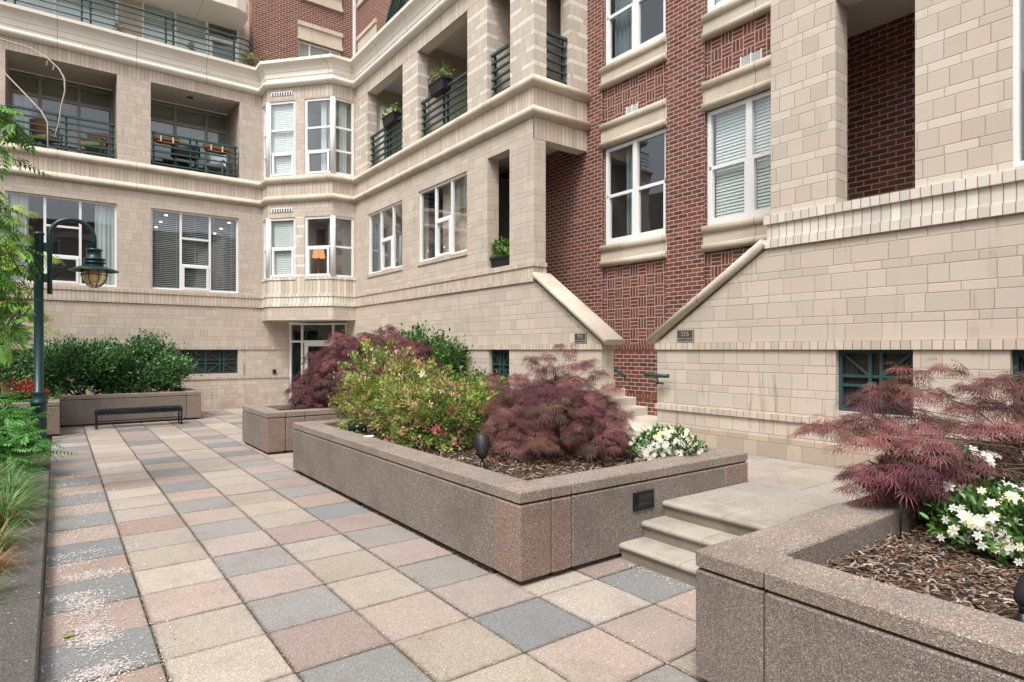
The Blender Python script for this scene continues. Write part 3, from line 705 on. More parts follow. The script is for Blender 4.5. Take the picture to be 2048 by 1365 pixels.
for u0, u1 in ((7.29, 8.92), (4.85, 6.45)):
    wall(b_, FR, u0, u1, 1.93, 11.5, [(u0, u1, 3.98, 5.96), (u0, u1, 7.62, 9.6)], .1)
    for uu in (u0, u1): b_.quad(FB.p(uu, 1.93), FB.p(uu, 11.5), FB.p(uu, 11.5, -.05), FB.p(uu, 1.93, -.05))
b_.build('basketweave_panel', M['weave'], B)
for u0, u1 in ((7.29, 8.92), (4.85, 6.45)):
    for zs in ((3.53, 3.98), (5.96, 6.46), (7.17, 7.62)):
        a, c = zs; m = MB(); pth = [(BX + .05, u1 + .03), (BX + .05, u0 - .03)]
        m.sweep(pth, half(a + .065, .065, .05, .06), smooth=True); m.sweep(pth, half(c - .075, .075, .05, .06), smooth=True)
        m.sweep(pth, [(-.02, a + .12), (.055, a + .12), (.055, c - .14), (-.02, c - .14)])
        m.build('window_sill' if a != 5.96 else 'window_lintel', M['lime_tan'], B)
def dbl(W, n=0, **k):
    u0, u1, z0, z1 = W; um = (u0 + u1) / 2; zm = (z0 + z1) / 2
    b = [(um - .055, um + .055, z0, z1, .008), (u0 + .04, um - .055, zm - .03, zm + .03, .0), (um + .055, u1 - .04, zm - .03, zm + .03, .0)]
    for a, c in ((u0 + .07, um - .055), (um + .055, u1 - .07)): b += [(a, a + .03, z0 + .07, zm - .03, .0), (c - .03, c, z0 + .07, zm - .03, .0), (a + .03, c - .03, z0 + .07, z0 + .12, .0)]
    return window(FR, u0, u1, z0, z1, b, set_in=.04, w=.07, **k)
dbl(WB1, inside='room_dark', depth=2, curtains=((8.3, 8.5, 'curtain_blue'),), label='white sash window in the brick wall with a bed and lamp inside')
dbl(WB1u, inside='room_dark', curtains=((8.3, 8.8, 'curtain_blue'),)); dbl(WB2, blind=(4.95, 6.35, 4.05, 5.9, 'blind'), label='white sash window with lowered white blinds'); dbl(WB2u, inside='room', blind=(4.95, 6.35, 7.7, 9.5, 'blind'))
for y0, y1, z0, z1 in ((7.98, 8.28, 6.46, 6.62), (5.4, 5.78, 6.47, 6.64)):
    v = MB(); v.cur = 1; FR.box(v, y0, y1, z0, z1, -.01, .006); v.cur = 0
    for k in range(6): zz = z0 + .012 + k * (z1 - z0 - .02) / 6; v.prism([FR.p(y0, zz, .006), FR.p(y1, zz, .006), FR.p(y1, zz + .004, .03), FR.p(y0, zz + .004, .03)], (0, 0, .008))
    for uu in (y0, (y0 + y1) / 2 - .008, y1 - .016): FR.box(v, uu, uu + .016, z0, z1, .0, .034)
    v.build('louvre_vent', (M['white'], M['dark']), B)

# --- set-back storeys above the cornice
FT = Fr((0, 21.86), (1, 0), (0, -1)); TW = (6.86, 8.42, 10.9, 12.86); TW2 = (6.86, 8.42, 14.9, 16.5)
b_ = MB(); wall(b_, FT, 5.31, BX, 10.7, 18, [TW, TW2], .2); b_.quad((5.31, 21.86, 10.7), (5.31, 23, 10.7), (5.31, 23, 18), (5.31, 21.86, 18))
wall(b_, FB, 4, 21.86, 11.5, 18, [(19.95, 21.5, 10.9, 12.7)], .2); wall(b_, FB, 13.5, 21.86, 10.7, 11.5, [(19.95, 21.5, 10.9, 12.7)], .2); b_.build('brick_wall', M['brick'], B)
window(FT, *TW, [(7.24, 7.31, 10.9, 12.86), (8.0, 8.07, 10.9, 12.86)], set_in=.1, blind=(6.9, 8.38, 11, 12.8, 'blind')); window(FB, 19.95, 21.5, 10.9, 12.7, [], set_in=.1); window(FT, *TW2, [], set_in=.1)
for fr, u0, u1, z0, z1 in ((FT, 6.82, 8.46, 12.86, 13.5), (FT, 6.82, 8.46, 14.3, 14.9), (FB, 19.9, 21.55, 12.7, 13.4), (FB, 19.9, 21.55, 14.5, 15.1)):
    m = MB(); fr.box(m, u0, u1, z0, z0 + .12, -.02, .07); fr.box(m, u0 + .02, u1 - .02, z0 + .12, z1 - .14, -.02, .03); fr.box(m, u0, u1, z1 - .14, z1, -.02, .08); m.build('window_lintel', M['lime_tan'], B)
d_ = MB(); d_.box(8.86, 8.948, 21.78, 21.86, 10.8, 18); d_.build('downpipe', M['white'], B)
a_ = MB()
for r, rr in ((2.9, .05), (2.72, .03), (2.55, .03), (2.38, .03)): a_.tube([(8.86, 16.5 + r * math.cos(t), 11.2 + r * math.sin(t)) for t in [PI * i / 30 for i in range(31)]], rr, 8)
for k in range(3): a_.box(8.84, 8.88, 14.3, 18.7, 11.4 + .35 * k, 11.44 + .35 * k)
a_.build('arched_railing', M['green_rail'], B)
a_ = MB(); a_.prism([(8.93, 16.5 + 2.86 * math.cos(t), 10.9 + 2.86 * math.sin(t)) for t in [PI * i / 24 for i in range(25)]], (.018, 0, 0)); a_.build('arched_window', M['glass_dark'], B)
FU = Fr((0, 22.3), (1, 0), (0, -1))
u_ = MB(); wall(u_, FU, -6, 5.31, 10.7, 15, [(2.13, 4.98, 10.82, 13.1), (-3.2, 1.49, 10.82, 13.1)], .2); u_.build('stone_wall', M['stone_far'], B)
window(FU, 2.13, 4.98, 10.82, 13.1, [(3.03, 3.10, 10.82, 13.1), (3.95, 4.03, 10.82, 13.1), (2.15, 4.95, 12.3, 12.37)] + sash(4.05, 4.93, 10.85, 12.3, .1), set_in=.02, glassm='glass', inside='room', blind=(2.18, 4.0, 10.9, 13.05, 'blind'), name='terrace_window')
window(FU, -3.2, 1.49, 10.82, 13.1, [(-1.7, -1.63, 10.82, 13.1), (-.1, -.03, 10.82, 13.1)], set_in=.02, inside='room', blind=(-3.15, 1.45, 10.9, 13.05, 'blind'), name='terrace_window')
c_ = MB(); c_.prism([(-6, 20.85, 12.75), (4.6, 20.85, 12.75), (4.9, 20.98, 12.75), (5.05, 21.3, 12.75), (5.05, 22.4, 12.75), (-6, 22.4, 12.75)], (0, 0, .35)); c_.build('balcony_slab', M['lime_white'], B)
r_ = MB()
for i in range(6):
    z = 10.92 + .17 * i; rr = .035 if i == 5 else .022
    r_.tube([(-6, 20.75, z), (4.7, 20.75, z)] + [(4.7 + .45 * math.sin(t), 21.2 - .45 * math.cos(t), z) for t in (.4, .8, 1.2, 1.57)] + [(5.15, 22.1, z)], rr, 8)
for x in (-3.2, -3.0, -1.1, -.9, .55, .75, 2.6, 2.8, 4.5): r_.box(x - .025, x + .025, 20.78, 20.83, 10.8, 11.75)
r_.build('railing', M['green_rail'], B)

# ------------------------------------------------------------------ plaques, hand rails, small wall fixtures
def text(s, size, loc, mat, name, parent, ext=.004):
    cu = bpy.data.curves.new('t', 'FONT'); cu.body = s; cu.size = size; cu.align_x = 'CENTER'; cu.align_y = 'CENTER'; cu.extrude = ext
    o = bpy.data.objects.new('t', cu); C.objects.link(o); dg = bpy.context.evaluated_depsgraph_get(); dg.update()
    me = bpy.data.meshes.new_from_object(o.evaluated_get(dg)); bpy.data.objects.remove(o)
    me.transform(Matrix.Translation(loc) @ Matrix.Rotation(-PI / 2, 4, 'Z') @ Matrix.Rotation(PI / 2, 4, 'X')); me.materials.clear()
    return link(name, me, mat, parent)
for yc, num, lab in ((5.74, '215', 'bronze address plaque reading 215 below the right stair coping'), (8.01, '213', 'bronze address plaque below the left stair coping beside the maple top')):
    t = thing('address_plaque', (SX, yc, 1.96), lab, 'sign', 'bronze address plaques on the stair walls')
    m = MB(); m.bevbox(SX - .022, SX, yc - .15, yc + .15, 1.965, 2.145, .004); m.build('plate', M['bronze'], t)
    m = MB()
    for a, b, c, d in ((-.15, .15, 1.965, 1.977), (-.15, .15, 2.133, 2.145), (-.15, -.139, 1.977, 2.133), (.139, .15, 1.977, 2.133)): m.box(SX - .027, SX - .0225, yc + a, yc + b, c, d)
    m.build('rim', M['bronze_lt'], t)
    text(num, .095, (SX - .024, yc, 2.078), M['bronze_lt'], 'number', t); text('NORTH CHURCH', .034, (SX - .024, yc, 2.008), M['bronze_lt'], 'lettering', t, .002)
def handrail(y0, z0, y1, z1, x, lab):
    t = thing('handrail', (x, y0, z0), lab, 'handrail', 'green handrails of the entrance stair')
    MB().tube([(x, y0, z0), (x, y1, z1)], .03, 14).build('rail', M['green'], t)
    b = MB(); ym = y0 * .45 + y1 * .55; zm = z0 * .45 + z1 * .55
    b.tube([(x, ym, zm - .02), (x, ym, zm - .09), (x + .05, ym, zm - .12), (SX + .02, ym, zm - .12)], .012, 8); b.lathe(x, ym, [(.03, zm - .13), (.035, zm - .11), (.02, zm - .08)], 12); b.build('bracket', M['black'], t)
handrail(6.42, 1.45, 5.96, 1.45, SX - .13, 'short green handrail end fixed to the right stair wall')
handrail(8.3, 1.86, 7.28, 1.38, SX + .36, 'green handrail sloping up behind the left stair wall')
o = MB().box(5.63, 5.73, SY - .05, SY - .002, 1.06, 1.2).build('wall_box', M['black_matte'], None, (5.68, SY, 1.1)); tag(o, 'small dark box on the stone wall left of the entrance door', 'electrical box')

# ------------------------------------------------------------------ ground: sub-base, pavers, terrace, steps
g = MB(); g.quad((-60, -60, -.06), (60, -60, -.06), (60, 60, -.06), (-60, 60, -.06)); tag(g.build('ground', M['joint']), kind='structure')
GREY, PINK, BEIGE = (.200, .205, .204), (.330, .258, .228), (.375, .328, .276)
pv = MB(); r9 = random.Random(3)
for c in range(-1, 14):
    for r in range(-12, 30):
        x0 = -.095 + .5967 * c; y0 = 4.745 + .6 * r
        if c < 0: continue
        if y0 > 20.6: continue
        if c >= 5 and ( (3.75 < y0 + .3 < 9.3)): 
            if not (c < 7 and y0 < 3.9): continue
        if c % 2 == 0: k = GREY if r % 2 else PINK
        else: k = PINK if (r % 4) == (0 if c % 4 == 1 else 2) else BEIGE
        f = r9.uniform(.86, 1.14); w = r9.uniform(-.05, .05)
        k = (k[0] * f * (1 + w * .4), k[1] * f, k[2] * f * (1 - w))
        if k[0] < .35 and r9.random() < .3: k = tuple(a * .6 + b * .4 for a, b in zip(k, (.40, .35, .31)))
        elif r9.random() < .22: k = tuple(a * .65 + b * .35 for a, b in zip(k, (.42, .36, .31)))
        pv.col = k; j = .0075; dz = r9.uniform(-.003, .003); tx, ty = r9.uniform(-.002, .002), r9.uniform(-.002, .002)
        n0 = len(pv.v); q4 = [r9.uniform(-.003, .003) for _ in range(4)]; pv.bevbox(x0 + j + q4[0], x0 + .5967 - j + q4[1], y0 + j + q4[2], y0 + .6 - j + q4[3], -.055, dz, .007)
tag(pv.build('paving', M['paver']), kind='structure')
# raised terrace
tp = MB(); r9 = random.Random(8)
def tiles(x0, x1, y0, y1, z, p=.6):
    a = x0
    while a < x1 - .01:
        b = min(a + p, x1); c = y0
        while c < y1 - .01:
            d = min(c + p, y1); f = r9.uniform(.9, 1.1); q = r9.choice([(.335, .30, .255), (.33, .30, .26), (.35, .30, .255), (.31, .29, .265)])
            tp.col = tuple(v * f for v in q); tp.bevbox(a + .004, b - .004, c + .004, d - .004, z - .05, z + r9.uniform(-.002, .002), .006); c = d
        a = b
tiles(4.915, 6.0, 2.113, 3.747, .43); tiles(6.0, SX, -4, 6.4, .43); tiles(6.0, 7.16, 6.4, 18, .43)
tag(tp.build('terrace_paving', M['paver_up']), kind='structure')
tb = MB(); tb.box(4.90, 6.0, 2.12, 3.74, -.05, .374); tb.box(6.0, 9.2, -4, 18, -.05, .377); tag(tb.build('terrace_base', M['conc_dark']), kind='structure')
# front flight of three steps
fl = thing('garden_steps', (4.2, 2.93, 0), 'three worn concrete steps between the two near planters', 'steps')
for i in range(3):
    x = 3.97 + .29 * i; zt = .143 * (i + 1); d = .33 if i < 2 else .36
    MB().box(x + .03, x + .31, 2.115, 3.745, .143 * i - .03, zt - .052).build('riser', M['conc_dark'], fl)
    for (a, b) in ((2.113, 2.49), (2.495, 3.095), (3.10, 3.747)):
        m = MB(); pr = [(x + .02, zt - .055), (x + .008, zt - .045), (x, zt - .03), (x + .004, zt - .014), (x + .018, zt - .003), (x + .035, zt), (x + d, zt), (x + d, zt - .055)]
        m.prism([(px_, a, pz) for px_, pz in pr], (0, b - a, 0)); m.build('tread', M['conc'], fl)
# entrance stair
fs = thing('entrance_stair', (8.2, 7.3, .43), 'pale concrete entrance stair rising behind the left stair wall', 'stairs')
m = MB(); m.bevbox(7.16, BX - .002, 6.3, 7.7, .40, .615, .015); m.build('landing', M['conc_lt'], fs)
for k in range(17): m = MB(); m.bevbox(SX + .302, BX - .002, 7.7 + .28 * k, 7.7 + .28 * (k + 1) + .02, .5 if k < 8 else .3 + .16 * k, .615 + .16 * (k + 1), .015); m.build('step', M['conc_lt'], fs)
m = MB(); m.bevbox(7.165, SX - .003, 6.42, 8.2, .40, .612, .012); m.build('landing_edge', M['conc_lt'], fs)
# left bed and kerb
kb = MB()
for k in range(8): kb.bevbox(-.46, -.085, -4 + 1.86 * k + .004, -4 + 1.86 * (k + 1) - .004, -.055, .15, .015)
tag(kb.build('kerb', M['agg_grey']), kind='structure')
sb = MB(); sb.box(-7, -.45, -5, 15.5, -.055, .10); tag(sb.build('planting_bed', M['soil']), kind='structure')

# ------------------------------------------------------------------ planters
def planter(name, lab, segs, corner_pink, loc, H=.74, soil=None, liner=None, W=.33, group=None):
    """segs: list of wall runs (x0,x1,y0,y1) of the outer ring; every run is one precast panel with a cap"""
    t = thing('stone_planter', loc, lab, 'planter', group)
    for (x0, x1, y0, y1, pink) in segs:
        m = MB(); m.bevbox(x0 + .003, x1 - .003, y0 + .003, y1 - .003, .05, H - .105, .012); m.build('panel', M['agg_pink' if pink else 'agg'], t)
        m = MB(); m.bevbox(x0 + .003, x1 - .003, y0 + .003, y1 - .003, H - .085, H, .010); m.build('cap', M['agg_pink' if pink == 2 else 'agg_cap'], t)
        i = .022; m = MB(); m.box(x0 + i, x1 - i, y0 + i, y1 - i, H - .11, H - .08); m.build('shadow_joint', M['groove'], t)
        m = MB(); m.box(x0 + .045, x1 - .045, y0 + .045, y1 - .045, -.05, .055); m.build('plinth', M['groove'], t)
    if liner:
        x0, x1, y0, y1 = liner; m = MB(); e = .004
        for b in ((x0 - .02, x0 + e, y0, y1), (x1 - e, x1 + .02, y0, y1), (x0, x1, y0 - .02, y0 + e), (x0, x1, y1 - e, y1 + .02)): m.box(*b, .3, H - .014)
        m.build('inner_face', M['agg'], t)
    for (x0, x1, y0, y1, z) in (soil or ()):
        m = MB(); m.box(x0, x1, y0, y1, -.05, z); m.build('soil', M['soil'], t)
    return t
W = .33
def ring(x0, x1, y0, y1, left, near, cl=.45, left_last=0):
    """left: cut positions in y of the left wall; near: cut positions in x of the near wall"""
    s = []
    ys = [y0, *left, y1]
    for a, b in zip(ys, ys[1:]):
        if a == y0: continue
        s.append((x0, x0 + W, a, b, 0))
    s.append((x0, x0 + W, y0, ys[1], 1))
    xs = [x0 + W, *near, x1]
    for i, (a, b) in enumerate(zip(xs, xs[1:])): s.append((a, b, y0, y0 + W, 1 if i in (0, len(xs) - 2) else 0))
    s.append((x1 - W, x1, y0 + W, y1, 0)); s.append((x0 + W, x1 - W, y1 - W, y1, 0))
    return s
planter('c', 'long brown aggregate planter in the middle with azaleas and a purple maple', ring(2.87, 5.98, 3.75, 9.44, (4.12, 6.95, 9.18), (3.42, 5.56)), 1, (4.4, 6.6, 0), liner=(3.2, 5.65, 4.08, 9.11), soil=[(3.15, 5.7, 4.03, 9.15, .60)], group='brown aggregate planters')
pr_ = [(2.83, 2.83 + W, 1.70, 2.11, 0), (2.83, 2.83 + W, -2.5, 1.70, 0), (2.83 + W, 5.98, 2.11 - W, 2.11, 0), (5.98 - W, 5.98, -2.5, 2.11 - W, 0)]
planter('r', 'near right brown planter with white gardenias and a spreading maple', pr_, 0, (4.4, 0, 0), liner=(3.16, 5.65, -2.4, 1.78), soil=[(3.1, 5.7, -2.5, 1.85, .57)], group='brown aggregate planters')
pm_ = ring(2.93, 5.98, 11.1, 12.87, (11.5,), (3.6,))[:-2] + [(3.26, 4.7, 12.54, 12.87, 0), (4.7, 5.03, 12.2, 15.6, 0), (5.98 - W, 5.98, 11.43, 15.6, 0), (5.03, 5.65, 15.27, 15.6, 0)]
planter('m', 'middle distance brown planter under the large purple maple near the door', pm_, 1, (4.4, 12.2, 0), soil=[(3.2, 5.7, 11.4, 12.6, .58), (5.0, 5.7, 12.6, 15.4, .58)], group='brown aggregate planters').name
pb_ = [(.05, 2.72, 17.95, 18.28, 0), (2.72, 3.07, 17.95, 18.4, 1), (2.74, 3.07, 18.4, SY - .01, 0), (-.28, .05, 16.2, 16.55, 1), (-.28, .05, 16.55, 18.28, 0), (-6, -.28, 16.2, 16.53, 0)]
planter('b', 'far left brown planter holding dark green shrubs behind the bench', pb_, 0, (1.5, 18.5, 0), soil=[(.02, 2.9, 18.2, SY - .02, .6), (-6, -.2, 16.4, SY - .02, .6)], group='brown aggregate planters')
sl = thing('step_light', (4.285, 3.75, .48), 'black recessed step light in the planter side next to the steps', 'wall light')
m = MB(); m.box(4.15, 4.42, 3.732, 3.75, .395, .56); m.build('housing', M['black'], sl)
m = MB(); m.prism([(4.19, 3.731, .42), (4.19, 3.70, .50), (4.19, 3.71, .535), (4.19, 3.731, .535)], (.19, 0, 0)); m.build('louvre', M['black_matte'], sl)
m = MB(); m.box(4.20, 4.37, 3.718, 3.724, .452, .462); m.build('slot', M['steel'], sl)

# ------------------------------------------------------------------ bench, lamp
def bench(x0, x1, y0, y1, lab):
    t = thing('bench', ((x0 + x1) / 2, (y0 + y1) / 2, 0), lab, 'bench', 'black strap metal benches')
    n = 26; zt = .43
    m = MB()
    for i in range(n):
        x = x0 + .04 + (x1 - x0 - .08) * i / (n - 1); pr = [(y0, zt - .11), (y0 + .008, zt - .02), (y0 + .05, zt), (y1 - .05, zt), (y1 - .008, zt - .02), (y1, zt - .11)]
        for (a, b), (c, d) in zip(pr, pr[1:]): m.bar((x, a, b), (x, c, d), .034, .008, up=(1, 0, 0)) if False else m.prism([(x - .022, a, b), (x + .022, a, b), (x + .022, c, d), (x - .022, c, d)], (0, 0, .012))
    m.build('seat', M['black'], t)
    m = MB()
    for y in (y0 + .05, y1 - .05): m.tube([(x0, y, zt - .07), (x1, y, zt - .07)], .03, 10)
    m.build('seat_rail', M['black'], t)
    for x in (x0 + .03, x1 - .03):
        for y in (y0 + .05, y1 - .05):
            l = MB(); l.bar((x, y, 0.012), (x, y, zt - .05), .055, .03); l.box(x - .05, x + .05, y - .03, y + .03, 0, .012); l.build('leg', M['black'], t)
    m = MB(); m.tube([(x0 + .03, (y0 + y1) / 2, .16), (x1 - .03, (y0 + y1) / 2, .16)], .012, 8)
    for x in (x0 + .03, x1 - .03): m.tube([(x, y0 + .05, .16), (x, y1 - .05, .16)], .012, 8)
    m.build('stretcher', M['black'], t)
    return t
bench(.70, 2.50, 17.0, 17.5, 'black strap bench against the brown planter below the dark shrubs')
bench(-2.3, -.62, 15.55, 16.05, 'black bench at the left edge half hidden by ferny leaves')
LX, LY = -.30, 15.6
lp = thing('lamp_post', (LX, LY, 0), 'dark green gooseneck lamp post with a hanging caged lantern', 'lamp post')
MB().lathe(LX, LY, [(.17, 0), (.17, .04), (.135, .10), (.13, .74), (.145, .75), (.145, .80), (.125, .82), (.11, .95), (.115, .96), (.115, 1.0), (.082, 1.02), (.080, 4.16), (.092, 4.165), (.092, 4.21), (.04, 4.23)], 28).build('pole', M['lamp_green'], lp)
for z in (3.3, 3.93): MB().box(LX + .07, LX + .15, LY - .025, LY + .025, z - .09, z + .09).build('bracket', M['lamp_green'], lp)
ax, R_ = LX + .175, .375
MB().tube([(ax, LY, 2.98), (ax, LY, 4.15)] + [(ax + R_ - R_ * math.cos(t), LY, 4.17 + R_ * math.sin(t)) for t in [PI * i / 18 for i in range(19)]] + [(ax + 2 * R_, LY, 3.95)], .045, 14).build('gooseneck_arm', M['lamp_green'], lp)
hx = ax + 2 * R_
MB().lathe(hx, LY, [(.10, 3.98), (.145, 3.965), (.145, 3.93), (.13, 3.925), (.13, 3.79), (.16, 3.78), (.20, 3.765), (.20, 3.735), (.165, 3.73), (.165, 3.70), (.205, 3.695), (.205, 3.665), (.17, 3.66), (.17, 3.60), (.21, 3.595)], 28).build('lantern_cap', M['lamp_green'], lp)
sh = MB().lathe(hx, LY, [(.17, 3.605), (.24, 3.60), (.42, 3.53), (.445, 3.515), (.445, 3.505), (.42, 3.512), (.24, 3.575), (.17, 3.58)], 36).build('lamp_shade', M['lamp_green'], lp)
MB().lathe(hx, LY, [(.205, 3.578), (.215, 3.45), (.205, 3.36), (.175, 3.27), (.12, 3.21), (.05, 3.19)], 28).build('lamp_globe', M['amber'], lp)
m = MB()
for a in range(4): c, s = math.cos(a * PI / 4 + .3), math.sin(a * PI / 4 + .3); m.tube([(hx + c * .235 * math.cos(t), LY + s * .235 * math.cos(t), 3.42 - (.26 * math.sin(t) if math.sin(t) > 0 else 0)) for t in [PI * i / 20 for i in range(21)]], .008, 6)
for a in range(8): c, s = math.cos(a * PI / 4 + .3), math.sin(a * PI / 4 + .3); m.tube([(hx + c * .235, LY + s * .235, 3.42), (hx + c * .235, LY + s * .235, 3.56)], .008, 6)
m.tube([(hx + .245 * math.cos(t), LY + .245 * math.sin(t), 3.42) for t in [2 * PI * i / 28 for i in range(29)]], .009, 6); m.build('lantern_cage', M['lamp_green'], lp)

# ------------------------------------------------------------------ landscape spot lights and irrigation stakes
def spotlight(x, y, z, az, el, lab, sc=1.0):
    t = thing('landscape_spotlight', (x, y, z), lab, 'spotlight', 'black bullet landscape spotlights'); m = MB()
    m.tube([(x, y, z - .05), (x, y, z + .10)], .022 * sc, 12); m.lathe(x, y, [(.035 * sc, z - .03), (.03 * sc, z + .03), (.02 * sc, z + .06)], 14); m.build('stake', M['black'], t)
    m = MB(); m.tube([(x, y, z + .09), (x, y, z + .14)], .016, 10); m.build('knuckle', M['black'], t)
    d = Vector((math.cos(az) * math.cos(el), math.sin(az) * math.cos(el), math.sin(el))); p = Vector((x, y, z + .16)) - d * .03
    pr = [(0, .012), (.01, .03), (.05, .05), (.11, .066), (.17, .07), (.20, .068), (.215, .060), (.219, .03), (.22, .01)]
    m = MB(); m.tube([p + d * a * sc for a, b in pr], [b * sc for a, b in pr], 20); m.build('head', M['black_matte'], t)
spotlight(3.49, 5.19, .60, math.radians(60), math.radians(62), 'black spotlight standing upright on the mulch by the near planter rim', 1.15)
spotlight(3.42, 8.0, .60, math.radians(165), math.radians(8), 'black spotlight lying level beside the azalea at the far planter end', 1.2)
spotlight(3.72, 12.1, .64, math.radians(20), math.radians(15), 'black spotlight in the planter under the large rear maple', 1.15)
spotlight(3.50, .83, .56, math.radians(-30), math.radians(40), 'black spotlight cut off by the right edge of the view')
for x, y, z, h_, lab in ((4.55, 1.73, .55, .32, 'thin dark irrigation stake at the inner corner of the near right planter'), (4.52, 4.5, .58, .36, 'thin dark irrigation stake in front of the middle purple maple')):
    m = MB(); m.tube([(x, y, z), (x + .01, y, z + h_)], .007, 8); m.lathe(x + .01, y, [(.012, z + h_ - .02), (.014, z + h_), (.006, z + h_ + .015)], 10)
    o = m.build('irrigation_stake', M['black'], None, (x, y, z)); tag(o, lab, 'irrigation stake', 'irrigation stakes')
o = MB().lathe(3.18, 7.3, [(.0, .741), (.07, .742), (.07, .752), (.03, .757)], 16).build('white_lid', M['white_pl'], None, (3.18, 7.3, .74)); tag(o, 'small white plastic lid on the middle planter rim', 'lid')

# ------------------------------------------------------------------ foliage (numpy)
def unit(v): return v / np.maximum(1e-9, np.linalg.norm(v, axis=-1, keepdims=True))
def leaves(name, pos, dr, nr, size, tmpl, cols, mat, parent=None, origin=None, kind=None):
    """tmpl: (polys, 4, 3) quads in leaf space (x length, y width, z normal)"""
    pos = np.asarray(pos, float); N = len(pos); x = unit(np.asarray(dr, float)); n = np.asarray(nr, float)
    y = unit(np.cross(n, x)); z = np.cross(x, y); T = np.asarray(tmpl, float); p = T.shape[0]; k = T.shape[1]
    F = T.reshape(-1, 3); s = np.asarray(size, float).reshape(N, 1, 1)
    V = pos[:, None] + s * (F[None, :, 0:1] * x[:, None] + F[None, :, 1:2] * y[:, None] + F[None, :, 2:3] * z[:, None])
    V = V.reshape(-1, 3); nv = len(V)
    me = bpy.data.meshes.new(name); me.vertices.add(nv); me.vertices.foreach_set('co', V.astype(np.float32).ravel())
    me.loops.add(nv); me.loops.foreach_set('vertex_index', np.arange(nv, dtype=np.int32))
    me.polygons.add(nv // k); me.polygons.foreach_set('loop_start', np.arange(0, nv, k, dtype=np.int32))
    me.update(calc_edges=True)
    cc = np.ones((nv, 4), np.float32); cc[:, :3] = np.repeat(np.asarray(cols, float), p * k, axis=0)
    at = me.color_attributes.new('Col', 'FLOAT_COLOR', 'POINT'); at.data.foreach_set('color', cc.ravel())
    o = link(name, me, M[mat], parent, origin)
    if kind: o['kind'] = kind
    return o
def diamond(L=1, w=.22, x0=0, ang=0, droop=.1, mid=.45):
    c, s = math.cos(ang), math.sin(ang); P = [(0, 0, 0), (mid * L, w, .03), (L, 0, -droop * L), (mid * L, -w, .03)]
    return [[(x0 + c * a - s * b, s * a + c * b, z) for a, b, z in P]]
LEAF = np.array(diamond(1, .24))
OVAL = np.array([[(0, 0, 0), (.25, .2, .02), (.7, .2, -.02), (1, 0, -.12)], [(0, 0, 0), (1, 0, -.12), (.7, -.2, -.02), (.25, -.2, .02)]])
DIS = []
for i, a in enumerate((-78, -52, -26, 0, 26, 52, 78)):
    L = (.62, .82, .96, 1.05, .96, .82, .62)[i]; DIS += diamond(L, .045, 0, math.radians(a), .30, .5)
DIS = np.array(DIS)
PIN = []
for i in range(6):
    for sg in (-1, 1): PIN += diamond(.34 - .02 * i, .055, .14 + .15 * i, sg * math.radians(62 - 4 * i), .35, .45)
PIN += diamond(.3, .055, .98, 0, .3); PIN.append([(0, .008, 0), (1, .005, -.02), (1, -.005, -.02), (0, -.008, 0)]); PIN = np.array(PIN)
DISF = []
for i, a in enumerate((-80, -56, -34, -11, 11, 34, 56, 80)): DISF += diamond((.6, .8, .95, 1.05, 1.05, .95, .8, .6)[i], .03, 0, math.radians(a), .22, .5)
DISF = np.array(DISF)
def star(n, w=.2, cup=.25):
    q = []
    for i in range(n):
        a = 2 * PI * i / n; c, s = math.cos(a), math.sin(a)
        q.append([(.04 * c, .04 * s, 0), (.55 * c - w * s, .55 * s + w * c, cup * .5), (c, s, cup * .25), (.55 * c + w * s, .55 * s - w * c, cup * .5)])
    return np.array(q)
def randdir(n): return unit(RNG.normal(size=(n, 3)))
def cjit(cols, n, v=.18, hue=.06):
    cols = np.asarray(cols, float); c = cols[RNG.integers(0, len(cols), n)]
    return np.clip(c * RNG.uniform(1 - v, 1 + v, (n, 1)) * RNG.uniform(1 - hue, 1 + hue, (n, 3)), 0, 1)
def clumps_on(c, r, n, shell=(.6, 1.0), zmin=-.35, lump=.16):
    """clump centres in the outer shell of a lumpy ellipsoid"""
    d = randdir(n * 3); d = d[d[:, 2] > zmin][:n]; k = len(d)
    ph = RNG.uniform(0, 6, 6)
    lp = 1 + lump * (np.sin(d[:, 0] * 5 + ph[0]) + np.sin(d[:, 1] * 6 + ph[1]) + np.sin(d[:, 2] * 5 + ph[2])) / 1.6
    rad = RNG.uniform(*shell, k)[:, None] * lp[:, None]
    return np.asarray(c) + d * rad * np.asarray(r), d
def stems(parent, root, tips, r0, mat='bark', name='stems', n=7):
    m = MB()
    for q in tips:
        a = Vector(root) + Vector((random.uniform(-.08, .08), random.uniform(-.08, .08), 0)); b = Vector(q)
        mid = a.lerp(b, .5) + Vector((random.uniform(-.1, .1), random.uniform(-.1, .1), .08))
        m.tube([a, a.lerp(mid, .6), mid, mid.lerp(b, .6), b], [r0, r0 * .8, r0 * .6, r0 * .4, r0 * .2], n, False)
    return m.build(name, M[mat], parent)
